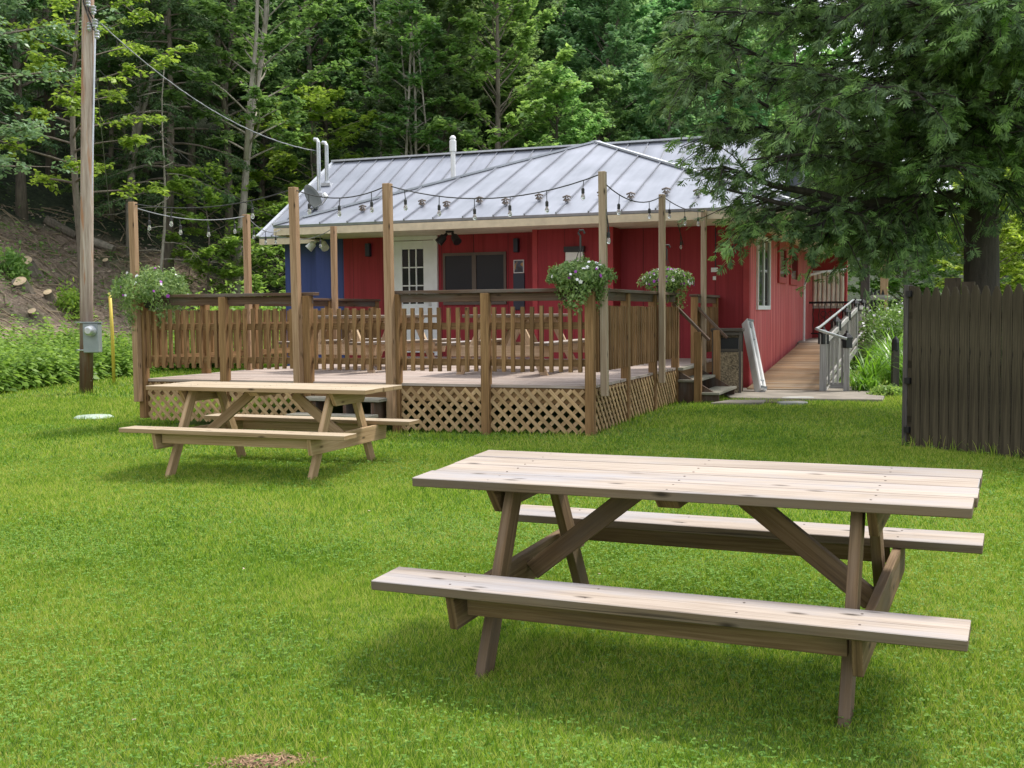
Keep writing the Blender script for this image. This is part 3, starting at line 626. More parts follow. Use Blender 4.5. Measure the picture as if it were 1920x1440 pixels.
# ------------------------------------------------------------------ picnic tables
TW, BO, BI, HS, LX, LY, TH, TL = .74, .735, .515, .41, .70, .56, .755, 2.2
def picnic_table(label, mtop, mleg, seed, nb=4):
    r_ = random.Random(seed); t = thing('picnic_table', label, 'picnic table', group='wooden picnic tables')
    mb = MB(); w = TW/nb
    for k in range(nb):
        v = -TW/2+w*(k+.5); e = r_.uniform(-.008, .008)
        mb.beam((-TL/2+e, v, TH-.019+r_.uniform(-.0015, .0015)), (TL/2+e, v, TH-.019), w-.009, .038)
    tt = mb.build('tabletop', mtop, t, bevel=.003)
    mb = MB()
    for k in range(nb):
        for xx in (-LX-.06, 0, LX+.06):
            for dv in (-.045, .045): c_ = (xx+r_.uniform(-.006, .006), -TW/2+w*(k+.5)+dv+r_.uniform(-.006, .006), TH); mb.tube([Vector(c_)-Vector((0, 0, .004)), Vector(c_)+Vector((0, 0, .0012))], .0048, 6)
    mb.build('screws', M['bronze'], tt)
    for sg in (-1, 1):
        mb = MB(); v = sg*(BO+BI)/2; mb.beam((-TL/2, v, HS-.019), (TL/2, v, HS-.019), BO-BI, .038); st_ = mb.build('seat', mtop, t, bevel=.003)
        mb = MB()
        for xx in (-LX-.06, LX+.06, -.2, .35):
            for dv in (-.06, .06): c_ = Vector((xx+r_.uniform(-.01, .01), v+dv, HS)); mb.tube([c_-Vector((0, 0, .004)), c_+Vector((0, 0, .0012))], .0048, 6)
        mb.build('screws', M['bronze'], st_)
        mb = MB(); mb.beam((-LX-.02, sg*(BI+BO)/2, HS-.038-.047), (LX+.02, sg*(BI+BO)/2, HS-.038-.047), .036, .09); mb.build('seat_rail', mleg, t, bevel=.002)
    for su in (-1, 1):
        for sv_ in (-1, 1):
            mb = MB(); mb.beam((su*LX, sv_*(LY+.03), -.05), (su*LX, sv_*.20, TH-.04), .09, .042, (1, 0, 0)); mb.v = [(x, y, z) for x, y, z in mb.v]
            lg = mb.build('leg', mleg, t, bevel=.003)
            bb = MB()
            for dz in (.29, .36): q_ = (su*(LX+.065), sv_*(LY-(LY-.2)*(dz/TH)+.015), dz); bb.tube([Vector(q_)-Vector((su*.012, 0, 0)), Vector(q_)+Vector((su*.006, 0, 0))], .011, 7)
            bb.build('bolt', M['black'], lg)
        xb = su*(LX+.042)
        mb = MB(); z1_ = HS-.040; mb.prism([(xb, -BO+.02, z1_), (xb, BO-.02, z1_), (xb, BO-.05, z1_-.14), (xb, -BO+.05, z1_-.14)], (su*.036, 0, 0)); mb.build('crossbeam', mleg, t, bevel=.003)
        mb = MB(); z1_ = TH-.040; mb.prism([(xb, -TW/2+.04, z1_), (xb, TW/2-.04, z1_), (xb, TW/2-.12, z1_-.11), (xb, -TW/2+.12, z1_-.11)], (su*.036, 0, 0)); mb.build('top_cleat', mleg, t, bevel=.003)
        mb = MB(); mb.beam((su*.22, 0, TH-.075), (su*(LX+.02), 0, HS-.12), .036, .085, (0, 0, 1)); mb.build('brace', mleg, t, bevel=.003)
    mb = MB(); mb.prism([(-.04, -TW/2+.02, TH-.040), (-.04, TW/2-.02, TH-.040), (-.04, TW/2-.06, TH-.076), (-.04, -TW/2+.06, TH-.076)], (.09, 0, 0)); mb.build('centre_cleat', mleg, t, bevel=.002)
    return t
def tilt(o, x, y, z, yaw, ax, ay):
    n_ = Vector((-ax, -ay, 1)).normalized(); u_ = Vector((1, 0, ax)).normalized(); v_ = n_.cross(u_)
    m = Matrix((u_, v_, n_)).transposed() @ Matrix.Rotation(yaw, 3, 'Z')
    o.location = (x, y, z); o.rotation_euler = m.to_euler()
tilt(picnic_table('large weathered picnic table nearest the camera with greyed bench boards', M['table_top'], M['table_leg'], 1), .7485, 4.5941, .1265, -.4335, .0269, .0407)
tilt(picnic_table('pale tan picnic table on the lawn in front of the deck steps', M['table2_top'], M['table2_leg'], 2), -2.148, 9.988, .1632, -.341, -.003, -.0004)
M['table3_leg'] = wood('fresh_pine_leg', (0.32, 0.21, 0.12), (0.46, 0.33, 0.21), (0.56, 0.43, 0.30), 0.7)
def face(px, py_, Y): return W(px, py_, Y)
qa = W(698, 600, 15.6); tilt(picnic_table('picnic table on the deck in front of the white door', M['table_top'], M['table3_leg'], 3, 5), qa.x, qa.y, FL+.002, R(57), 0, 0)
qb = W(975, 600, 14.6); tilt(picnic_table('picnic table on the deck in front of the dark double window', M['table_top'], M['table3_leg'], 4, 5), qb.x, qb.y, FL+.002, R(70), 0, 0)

# ------------------------------------------------------------------ deck
T0, T1, S0, S1 = -.70, 5.04, -5.45, 1.55
deck = thing('deck', 'raised wooden deck with picket railings and lattice skirt in front of the red wall', 'deck', (HO.x, HO.y, 0), PHI)
mb = MB(); s_ = S0-.02; r_ = random.Random(5)
while s_ < S1:
    j = r_.uniform(.5, 4.5); e = r_.uniform(-.004, .01)
    mb.beam((T0-.02+e, s_+.068, FL-.015), (j, s_+.068, FL-.015+r_.uniform(-.001, .001)), .134, .03); mb.beam((j+.003, s_+.068, FL-.015), (T1+.02-e, s_+.068, FL-.015), .134, .03); s_ += .14
mb.build('floor', M['deck'], deck)
mb = MB(); mb.box((T0, S0, FL-.20), (T1, S0+.04, FL-.032), 0); mb.box((T1-.04, S0+.042, FL-.20), (T1, S1, FL-.032), 1); mb.box((T0, S0+.042, FL-.20), (T0+.04, S1, FL-.032), 1)
for t_ in np.arange(0, 5, .6): mb.box((t_, S0+.045, FL-.19), (t_+.04, S1, FL-.033), 1)
mb.build('joists', M['stain'], deck)
RT = 1.806; PT, PB = 1.616, .916
def part(mb, name, mat, par, bevel=0): return mb.build(name, mat, par, bevel=bevel)
def post(t, s, z0, z1, mat='stain', w=.095, name='railing_post', par=None, lean=(0, 0)):
    mb = MB(); mb.beam((t, s, z0), (t+lean[0], s+lean[1], z1), w, w, (0, 1, 0)); return part(mb, name, M[mat], par or deck, .004)
FP = [5.04, 3.86, 2.78, 1.64, .49, -.70]
def gz(t, s): q = H(t, s); return float(G(q.x, q.y))
for k, t_ in enumerate(FP): post(t_, S0-.03, gz(t_, S0)-.05 if k < 5 else gz(t_, S0)+.12, RT-.04)
for s_ in (-4.07, -2.75, -1.46, -.16): post(T1, s_, gz(T1, s_)-.05, RT-.04 if s_ != -.16 else RT-.04)
post(T1, 1.50, FL, RT-.04, w=.08)
for s_ in (-4.23, -3.07, -1.9, -1.0, .6): post(T0, s_, FL-.3, RT-.04)
def baluster_bay(a, b, n, out, par=None, dense=1.0):
    """pickets and two rails between local points a, b (t,s); out = outward unit vector"""
    a, b, out = Vector((*a, 0)), Vector((*b, 0)), Vector((*out, 0)); par = par or deck
    mb = MB(); mb.beam(a+Vector((0, 0, 1.41)), b+Vector((0, 0, 1.41)), .038, .075); mb.beam(a+Vector((0, 0, 1.015)), b+Vector((0, 0, 1.015)), .038, .075); part(mb, 'rail', M['stain'], par)
    mb = MB()
    for k in range(n):
        q = a.lerp(b, (k+.5)/n)+out*.042+Vector((r_.uniform(-.004, .004), 0, 0)); mb.beam(q+Vector((0, 0, PB+r_.uniform(-.006, .006))), q+Vector((r_.uniform(-.006, .006), 0, PT+r_.uniform(-.008, .008))), .040, .036, (0, 1, 0))
    part(mb, 'pickets', M['stain'], par, .002)
for i in range(5):
    a, b = FP[i+1]+.05, FP[i]-.05
    if i == 2: continue
    baluster_bay((a, S0-.01), (b, S0-.01), round((b-a)/.105), (0, -1))
gate = thing('deck_gate', 'low picket gate closing the front steps of the deck', 'gate', H(2.2, S0, FL+.1), PHI)
def loc_bay():
    a, b = 1.64+.06-2.2, 2.78-.06-2.2; z0 = FL+.1
    mb = MB(); mb.box((a, -.03, 1.375-z0), (b, .008, 1.45-z0), 0); mb.box((a, -.03, .98-z0), (b, .008, 1.05-z0), 0); mb.build('rail', M['stain'], gate)
    mb = MB()
    for k in range(10): x_ = a+(b-a)*(k+.5)/10; mb.beam((x_, -.051, PB-z0), (x_+r_.uniform(-.006, .006), -.051, PT-z0+r_.uniform(-.008, .008)), .04, .036, (0, 1, 0))
    mb.build('pickets', M['stain'], gate, bevel=.002)
loc_bay()
sr = [S0, -4.07, -2.75, -1.46]
for a, b in zip(sr[:-1], sr[1:]): baluster_bay((T1, a+.05), (T1, b-.05), round((b-a-.1)/.105), (1, 0))
baluster_bay((T1, -.10), (T1, 1.45), 14, (1, 0))
sl = [S0, -4.23, -3.07, -1.9, -1.0, .6]
for a, b in zip(sl[:-1], sl[1:]): baluster_bay((T0, a+.05), (T0, b-.05), round((b-a-.1)/.11), (-1, 0))
def cap(a, b, name='top_rail', w=.135):
    mb = MB(); A, B = Vector((*a, RT-.019)), Vector((*b, RT-.019)); mb.beam(A, B, w, .036); d_ = (B-A).normalized(); A2, B2 = A+d_*.05, B-d_*.05
    mb.beam(A2-Vector((0, 0, .066)), B2-Vector((0, 0, .066)), .036, .09); part(mb, name, M['stain_dark'], deck, .003)
cap((2.70, S0), (T1+.06, S0)); cap((T0-.06, S0), (1.74, S0)); cap((T1, S0+.07), (T1, -1.38)); cap((T1, -.22), (T1, 1.55)); cap((T0, S0+.07), (T0, .66))
# lattice skirts
def lattice(a, b, z0, z1, off, sp=.132, w=.040):
    a, b, off = Vector((*a, 0)), Vector((*b, 0)), Vector((*off, 0)); L = (b-a).length; d = (b-a)/L; h = z1-z0; mb = MB()
    for sgn in (1, -1):
        c = -h
        while c < L+h:
            # line x = c + sgn*(z), clipped
            x0_, x1_ = (c, c+h) if sgn > 0 else (c, c-h); za, zb = 0., h
            def cl_(x, z, xo, zo):
                if x < 0: z = z+(0-x)*(zo-z)/(xo-x); x = 0
                elif x > L: z = z+(L-x)*(zo-z)/(xo-x); x = L
                return x, z
            if max(x0_, x1_) > .03 and min(x0_, x1_) < L-.03:
                xa, za2 = cl_(x0_, za, x1_, zb); xb, zb2 = cl_(x1_, zb, x0_, za)
                if abs(xb-xa) > .04:
                    o_ = off*(1 if sgn > 0 else 2.2)
                    mb.beam(a+d*xa+Vector((0, 0, z0+za2))+o_, a+d*xb+Vector((0, 0, z0+zb2))+o_, .008, w, (0, 0, 1)) if False else mb.beam(a+d*xa+Vector((0, 0, z0+za2))+o_, a+d*xb+Vector((0, 0, z0+zb2))+o_, w, .008, off.normalized())
            c += sp
    part(mb, 'lattice', M['lattice'], deck)
for i in range(5):
    if i == 2: continue
    lattice((FP[i+1]+.045, S0), (FP[i]-.045, S0), gz(FP[i], S0)+.02+(.07 if i == 4 else 0), FL-.05, (0, -.012))
for a, b in zip(sr[:-1], sr[1:]): lattice((T1, a+.05), (T1, b-.05), gz(T1, a)+.02, FL-.05, (.012, 0))
# front steps
mb = MB()
for z_, s_ in ((.615, -5.66), (.45, -5.94)): mb.box((1.70, s_-.15, z_-.035), (2.72, s_+.11, z_), 0)
part(mb, 'tread', M['step'], deck, .004)
mb = MB()
for t_ in (1.86, 2.25, 2.60): mb.prism([(t_, -5.50, .2), (t_, -5.50, .575), (t_, -5.78, .575), (t_, -5.78, .41), (t_, -6.06, .41), (t_, -6.06, .2)], (.04, 0, 0))
part(mb, 'stringer', M['stain_dark'], deck)
# side steps with two handrails
mb = MB()
for z_, t_ in ((.61, 5.20), (.44, 5.50)): mb.box((t_-.14, -1.50, z_-.035), (t_+.16, -.10, z_), 1)
mb.box((5.07, -1.50, FL-.04), (5.16, -.10, FL), 1)
part(mb, 'tread', M['step'], deck, .004)
for s_ in (-1.44, -.19): mb = MB(); mb.prism([(5.07, s_, .2), (5.07, s_, .73), (5.35, s_, .57), (5.64, s_, .40), (5.64, s_, .2)], (0, .04, 0)); part(mb, 'stringer', M['stain_dark'], deck)
for s_ in (-1.50, -.12):
    post(5.37, s_-.01, .2, 1.27, name='newel_post')
    mb = MB(); mb.beam((5.02, s_, 1.66), (5.52, s_, 1.155), .085, .036); part(mb, 'handrail', M['stain_dark'], deck, .003)
# tall light posts
LP = {}
def light_post(nm, t, s, z0, z1, mat, lean=0, w=.088): LP[nm] = Vector((t+lean, s, z1)); post(t, s, z0, z1, mat, w, 'light_post', lean=(lean, 0))
light_post('a', 1.56, -5.575, .64, 3.0, 'post', -.02); light_post('b', 2.75, -5.575, .36, 2.985, 'post', -.01)
light_post('c', 5.15, -5.32, .66, 3.02, 'post_grey', -.02, .075); light_post('d', 5.15, -2.71, .64, 3.03, 'post_grey', 0, .075); light_post('e', 5.15, -.03, .62, 3.05, 'post_grey', 0, .075)
light_post('f', -.60, -.97, .70, 2.95, 'post', 0, .08); light_post('g', -.60, -3.37, .70, 2.95, 'post', 0, .08); light_post('h', -.72, -5.575, .50, 2.93, 'post', 0, .08)

# ------------------------------------------------------------------ string lights
def catenary(a, b, sag, n=14): return [a.lerp(b, i/n)-Vector((0, 0, sag*4*(i/n)*(1-i/n))) for i in range(n+1)]
def string_light(label, pts, spans, mat='cable'):
    """pts local house points; spans = (sag, number of bulbs)"""
    t = thing('string_light', label, 'string lights', H(*pts[0]), 0, 'strings of clear bulbs over the deck'); org = Vector(H(*pts[0]))
    P_ = [Vector(H(*p_))-org for p_ in pts]; path = []
    for i, (sag, nbulb) in enumerate(spans):
        c = catenary(P_[i], P_[i+1], sag); path += c if i == 0 else c[1:]
        for k in range(nbulb):
            f = (k+.5)/nbulb*14; j = int(f); q = c[j].lerp(c[j+1], f-j); sw = r_.uniform(-.012, .012)
            e = q+Vector((sw, 0, -.09-r_.uniform(0, .03)))
            b_ = MB(); b_.lathe([(.010, 0), (.016, -.015), (.023, -.036), (.022, -.052), (.013, -.068), (.004, -.072)], e-Vector((0, 0, .045)), 10); bo = b_.build('bulb', M['bulb'], t, smooth=True)
            k_ = MB(); k_.tube([q, e], .005, 4); k_.lathe([(.010, .012), (.017, 0), (.017, -.045), (.012, -.05)], e, 8); k_.build('socket', M['cable'], bo)
    mb = MB(); mb.tube(path, .007, 5); mb.build('cable', M[mat], t); return t
def top(k, dz=-.02): v = LP[k]; return (v.x, v.y, v.z+dz)
string_light('black string of bulbs running along the front of the deck posts before the roof', [top('h'), top('a'), top('b'), top('c')], [(.12, 2), (.12, 3), (.20, 6)])
string_light('string of bulbs sagging from the front corner post back towards the red wall', [top('c', -.1), top('d'), top('e')], [(.14, 2), (.06, 3)])
string_light('pale string of bulbs between the posts on the open woods side of the deck', [top('h', -.06), top('g'), (-2.2, 0, 3.02), (-2.28, .2, 2.93), top('f', -.02)], [(.10, 4), (.12, 3), (.0, 0), (.12, 2)], 'cable_light')
string_light('short end of string hanging down beside the corner post with two bulbs', [top('c', -.1), (5.20, -5.30, 2.35)], [(0, 2)])
string_light('single bulb on a cord hung in front of the recessed red wall', [(4.55, .9, 2.94), (4.62, 1.0, 2.60)], [(0, 1)])

# ------------------------------------------------------------------ ramp with weathered railing
rampo = thing('ramp', 'long wooden access ramp rising beside the sunworn red wall', 'ramp', (HO.x, HO.y, 0), PHI)
zr0, zr1 = .335, .86
def rz(s): return zr0+(zr1-zr0)*(s-.95)/(8.2-.95)
mb = MB(); s_ = .95
while s_ < 8.1: mb.beam((5.64, s_+.068, rz(s_+.07)-.014), (6.80, s_+.068, rz(s_+.07)-.014), .133, .03); s_ += .138
mb.build('floor', M['ramp'], rampo)
mb = MB(); mb.beam((5.66, .96, rz(.96)-.09), (5.66, 8.1, rz(8.1)-.09), .04, .12); mb.build('stringer', M['grey_wood'], rampo)
mb = MB(); mb.beam((6.82, .96, rz(.96)-.09), (6.82, 8.1, rz(8.1)-.09), .04, .12); mb.build('stringer', M['grey_wood'], rampo)
hr = thing('ramp_railing', 'silver grey picket railing with black post caps along the ramp', 'railing', (HO.x, HO.y, 0), PHI)
TR = 6.80
def rail_post(t, s, z0, z1, w=.10):
    mb = MB(); mb.beam((t, s, z0), (t, s, z1), w, w, (0, 1, 0)); p_ = mb.build('railing_post', M['grey_wood'], hr, bevel=.004)
    mb = MB(); c_ = (t, s, z1); mb.lathe([(.082, -.16), (.082, -.02), (.090, -.02), (.090, .0), (.045, .05), (.018, .075), (.022, .09), (.006, .11)], c_, 4); mb.build('post_cap', M['black'], p_)
for s_ in (.95, 3.2, 5.4, 7.8, 10.2): rail_post(TR, s_, rz(s_)-.25 if s_ < 8 else .4, rz(min(s_, 8.2))+.86)
rail_post(TR+.34, 1.0, .2, rz(.95)+.80, .085)
mb = MB(); s_ = 1.1
while s_ < 10.1: zz = rz(min(s_, 8.2)); mb.beam((TR, s_, zz+.06), (TR, s_, zz+.80), .03, .035, (0, 1, 0)); s_ += .125
mb.build('pickets', M['grey_wood'], hr)
mb = MB()
for zz in (.10, .74): mb.beam((TR+.03, .98, rz(.95)+zz), (TR+.03, 8.1, rz(8.1)+zz), .036, .07); mb.beam((TR+.03, 8.1, rz(8.1)+zz), (TR+.03, 11.6, rz(8.1)+zz), .036, .07)
mb.build('rail', M['grey_wood'], hr)
mb = MB(); mb.tube([(TR+.36, .7, 1.12), (TR+.2, .72, 1.17), (TR-.04, .74, 1.25), (TR-.10, .82, 1.27), (TR-.08, 1.2, 1.29), (TR-.08, 8.2, 1.76), (TR-.08, 11.6, 1.78)], .021, 8); mb.build('handrail', M['galv'], hr)
mb = MB(); mb.beam((TR+.10, 1.0, .40), (TR+.30, 1.0, .40), .03, .09); 
for k in range(4): mb.beam((TR+.08+k*.065, 1.0, .42), (TR+.08+k*.065, 1.0, 1.08), .028, .035, (0, 1, 0))
mb.build('end_panel', M['grey_wood'], hr)
# big posts beyond, gate fence
for px, py0, py1, Y, w, mat, lab in ((1621, 480, 638, 27.2, .21, 'dark_post', 'thick dark grey timber post at the top end of the ramp'), (1657, 470, 600, 31, .2, 'post', 'orange brown timber post behind the black gate fence')):
    a, b = W(px, py1, Y), W(px, py0, Y); mb = MB(); mb.box((-w/2, -w/2, -.3), (w/2, w/2, b.z-a.z), 2); o = mb.build('timber_post', M[mat], bevel=.01); o.location = a; o.rotation_euler.z = PHI; tag(o, lab, 'post')
a = W(1632, 590, 29); b = W(1655, 590, 29)
gf = thing('black_fence', 'black board fence with pale top beam between the two timber posts', 'fence', (a.x, a.y, .3), 0)
L_ = b.x-a.x; ztop = W(1640, 553, 29).z-.3; mb = MB(); mb.box((-.05, -.04, ztop-.13), (L_+.1, .04, ztop), 0); mb.build('top_beam', M['grey_wood'], gf)
mb = MB()
for k in range(4): x_ = k*L_/3.2; mb.prism([(x_, .05, 0), (x_+.075, .05, 0), (x_+.075, .05, ztop+.03), (x_+.04, .05, ztop+.15), (x_, .05, ztop+.03)], (0, .02, 0))
mb.build('boards', M['black'], gf)
# parked car glimpsed behind the shrubs
cl_ = W(1676, 590, 44); car = thing('parked_car', 'silver car half hidden behind the flowering shrub and fence', 'car', (cl_.x+1.2, 44, .2), R(8))
mb = MB(); mb.prism([(-2.2, -.85, .35), (-2.2, -.85, .85), (-1.2, -.85, 1.0), (1.6, -.85, 1.02), (2.2, -.85, .8), (2.2, -.85, .35)], (0, 1.7, 0)); mb.build('body', M['white_plastic'], car, bevel=.06)
mb = MB(); mb.prism([(-1.25, -.75, 1.0), (-.55, -.7, 1.46), (.75, -.7, 1.5), (1.5, -.75, 1.02)], (0, 1.5, 0)); mb.build('window', M['glass'], car, bevel=.03)
mb = MB(); mb.prism([(-.60, -.73, 1.462), (.8, -.73, 1.505), (.8, .81, 1.505), (-.60, .81, 1.462)], (0, 0, .04)); mb.build('roof', M['white_plastic'], car, bevel=.015)
for x_, y_ in ((-1.35, -.86), (1.35, -.86), (-1.35, .68), (1.35, .68)): mb = MB(); mb.tube([(x_, y_, .33), (x_, y_+.18, .33)], .33, 18); mb.build('wheel', M['tyre'], car)

# ------------------------------------------------------------------ things beside the steps
q = W(1364, 738, 17.0)
tb = thing('trash_bin', 'square tan speckled bin with dark openings beside the deck steps', 'bin', (q.x, q.y, .26), PHI+R(6))
mb = MB(); w = .20; hgt = .98
for sx, sy in ((-1, -1), (1, -1), (1, 1), (-1, 1)): mb.box((sx*w-.02, sy*w-.02, 0), (sx*w+.02, sy*w+.02, hgt), 2)
mb.box((-w, -w-.01, hgt-.30), (w, -w+.02, hgt-.26), 0); mb.build('frame', M['bin_frame'], tb)
mb = MB(); mb.box((-w+.02, -w-.012, .04), (w-.02, -w+.015, hgt-.31), 0); mb.box((w-.015, -w+.02, .04), (w+.012, w-.02, hgt-.31), 1); mb.box((-w+.02, w-.015, .04), (w-.02, w+.012, hgt-.02), 0); mb.box((-w-.012, -w+.02, .04), (-w+.015, w-.02, hgt-.31), 1)
mb.build('panel', M['aggregate'], tb)
mb = MB(); mb.box((-w+.03, -w+.03, .05), (w-.03, w-.03, hgt-.1)); mb.build('liner', M['black'], tb)
mb = MB(); mb.box((-w-.04, -w-.04, hgt), (w+.04, w+.04, hgt+.05)); mb.box((-w-.01, -w-.015, hgt-.06), (w+.01, -w+.02, hgt-.001), 0); mb.build('lid', M['bin_frame'], tb, bevel=.01)
# folded white table leaning on the wall corner
bt = W(1427, 738, 16.9); tp = W(1401, 603, 17.75)
bt.z = .31
ft = thing('folded_table', 'white plastic folding table folded up and leaning on the red wall corner', 'folding table', bt, 0)
d_ = (tp-bt); upv_ = Vector((0.35, -1, 0)).normalized()
mb = MB()
for k, off in enumerate((-.033, .033)):
    sdv = d_.cross(upv_).normalized(); mb.beam(sdv*off, sdv*off+d_, .055, .17, upv_)
mb.build('tabletop', M['white_plastic'], ft, bevel=.014)
mb = MB(); sdv = d_.cross(upv_).normalized(); uu = sdv.cross(d_).normalized()
for k in (.03, .97): mb.beam(d_*k-sdv*.05+uu*.095, d_*k+sdv*.05+uu*.095, .02, .03)
mb.beam(d_*.94+uu*.09-sdv*.02, d_*.86+uu*.09-sdv*.02, .018, .02, uu)
mb.build('latch', M['grey_paint'], ft)
mb = MB(); mb.beam(d_*.69+uu*.088, d_*.705+uu*.088, .035, .006, uu); mb.beam(d_*.12+uu*.088, d_*.135+uu*.088, .06, .006, uu); mb.build('label_plate', M['grey_paint'], ft)
# short black capped post by the path
q = W(1678, 724, 17.4); mb = MB(); mb.box((-.05, -.05, -.1), (.05, .05, .62), 2); o = mb.build('garden_post', M['dark_post'], bevel=.005); o.location = (q.x, q.y, .3); tag(o, 'short dark post with pointed black cap beside the lilies and tall fence', 'post')
mb = MB(); mb.lathe([(.055, .60), (.062, .62), (.062, .74), (.045, .79), (.01, .84)], (0, 0, 0), 8); mb.build('cap', M['black'], o)

# ------------------------------------------------------------------ tall fence on the right
fa, fb = W(1690, 835, 10.45), W(1920, 862, 9.45); fz = .24; fd = Vector((fb.x-fa.x, fb.y-fa.y, 0)).normalized(); fn = Vector((-fd.y, fd.x, 0)); yaw_ = math.atan2(fd.y, fd.x)
fence = thing('picket_fence', 'tall dark grey fence of pointed boards under the cedar', 'fence', (fa.x, fa.y, fz), yaw_)
x_ = .10; k = 0
while x_ < 3.6:
    w_ = .093; tz = 1.515+r_.uniform(-.008, .008)+(0 if k else 0); zb = .0-.02*x_-r_.uniform(0, .015)
    mb = MB(); m_ = x_+w_/2; mb.prism([(x_, 0, zb), (x_+w_, 0, zb), (x_+w_, 0, tz-.09), (x_+w_*.80, 0, tz-.035), (m_+.012, 0, tz), (m_-.012, 0, tz), (x_+w_*.20, 0, tz-.035), (x_, 0, tz-.09)], (0, .018, 0))
    # grain up the board
    mb.uv = [(v, u) for u, v in mb.uv]
    mb.build('board', M['fence'], fence, bevel=.002); x_ += w_+r_.choice((.004, .006, .009)); k += 1
mb = MB()
for z_ in (.28, .80, 1.25): mb.beam((0, .045, z_), (3.7, .045, z_-.02), .05, .07)
mb.build('rail', M['fence'], fence)
for x_ in (1.9, 3.6): mb = MB(); mb.beam((x_, .115, -.2), (x_, .115, 1.45), .09, .09, (0, 1, 0)); mb.build('post', M['dark_post'], fence)
mb = MB(); mb.beam((.02, .05, 0), (.02, .05, 1.54), .05, .09, (0, 1, 0)); mb.build('end_post', M['dark_post'], fence, bevel=.005)
mb = MB(); mb.beam((.075, .03, -.02), (.075, .03, 1.53), .06, .02, (0, 1, 0)); mb.build('end_board', M['fence'], fence)
for z_ in (.16, .62, 1.43): mb = MB(); mb.box((.03, -.012, z_), (.085, .015, z_+.055), 0); mb.build('bracket', M['black'], fence)
mb = MB(); mb.beam((.30, .32, .1), (.30, .32, 1.6), .16, .02, (0, 1, 0)); mb.beam((.46, .32, .1), (.46, .32, 1.56), .13, .02, (0, 1, 0)); mb.build('back_board', M['fence'], fence)

# ------------------------------------------------------------------ utility pole
pb = W(161, 736, 19.0); pz = float(G(pb.x, pb.y)); lean = W(166, 20, 19.0).x-pb.x
up_ = thing('utility_pole', 'tall weathered wooden utility pole standing at the lawn edge', 'utility pole', (pb.x, 19.0, pz))
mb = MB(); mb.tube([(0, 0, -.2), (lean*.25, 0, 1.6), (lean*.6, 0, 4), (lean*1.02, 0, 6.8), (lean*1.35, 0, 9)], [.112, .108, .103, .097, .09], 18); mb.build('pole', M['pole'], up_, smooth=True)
mb = MB(); mb.tube([(.125, -.02, 1.25), (.125+lean*.2, -.02, 2.6), (.115+lean, -.02, 6.2)], .016, 6); mb.build('conduit', M['galv'], up_)
mt_ = MB(); mt_.box((.055, -.20, .70), (.315, -.02, 1.20), 2); mo = mt_.build('meter_box', M['grey_paint'], up_, bevel=.01)
mb = MB(); mb.tube([(.20, -.20, 1.07), (.20, -.235, 1.07)], .092, 20); mb.tube([(.20, -.235, 1.07), (.20, -.335, 1.07), (.20, -.36, 1.07)], [.078, .078, .05], 20); mb.build('meter', M['galv'], mo, smooth=False)
mb = MB(); mb.box((.04, -.215, 1.201), (.33, -.01, 1.222), 0); mb.build('lid', M['grey_paint'], mo)
mb = MB()
for z_ in (.74, 1.21): mb.tube([(.125*math.cos(a*math.pi/8)*1.0, .125*math.sin(a*math.pi/8), z_) for a in range(17)], .012, 5, cap=False)
mb.build('strap', M['galv'], up_)
qq = W(183, 45, 18.9)-Vector((pb.x, 19.0, pz))
mb = MB()
for dx_, dz_, rr_ in ((0, .0, .06), (-.02, .22, .055), (.03, -.18, .05), (-.10, .34, .05), (-.10, -.05, .045)):
    c_ = (qq.x+dx_-.03, qq.y-.04, qq.z+dz_); mb.lathe([(rr_*.4, .07), (rr_, .05), (rr_*.6, .02), (rr_, 0), (rr_*.6, -.03), (rr_*.9, -.05), (rr_*.3, -.08)], c_, 10)
mb.build('insulator', M['galv'], up_)
mb = MB(); mb.tube([(lean*1.3-.08, -.05, 8.6), (qq.x-.18, -.14, qq.z+.5), (qq.x-.12, -.16, qq.z+.2), (qq.x-.03, -.1, qq.z)], .014, 5); mb.tube([(lean*1.2-.1, -.06, 8.4), (qq.x-.22, -.12, qq.z+.35), (qq.x-.06, -.15, qq.z-.1), (qq.x+.02, -.1, qq.z-.16)], .012, 5); mb.build('jumper_cable', M['cable'], up_)
# service wires
pw0, pw1 = W(190, 45, 18.9), H(*R_(601, 283, 2.95)); 
sw_ = MB(); sw_.tube([pw0.lerp(pw1, i/24)-Vector((0, 0, .38*4*(i/24)*(1-i/24))) for i in range(25)], .010, 6); sw_.tube([pw0.lerp(pw1, i/60)-Vector((0, 0, .38*4*(i/60)*(1-i/60)))+Vector((0, .011*math.sin(i*1.5), .011*math.cos(i*1.5))) for i in range(61)], .006, 5)
tag(sw_.build('service_wire', M['cable_light']), 'twisted aluminium wire sagging from the pole to the roof mast', 'wire')
w0, w1 = W(178, 120, 19.1), W(206, 400, 26); sw_ = MB(); sw_.tube([w0.lerp(w1, i/10) for i in range(11)], .008, 5); tag(sw_.build('guy_wire', M['cable_light']), 'thin straight wire slanting down behind the utility pole into the woods', 'wire')
w0, w1 = W(185, 130, 19.1), W(560, 420, 30); sw_ = MB(); sw_.tube([w0.lerp(w1, i/14)-Vector((0, 0, .5*4*(i/14)*(1-i/14))) for i in range(15)], .007, 5); tag(sw_.build('phone_wire', M['cable']), 'thin dark wire running through the woods behind the lit twisted cable', 'wire')
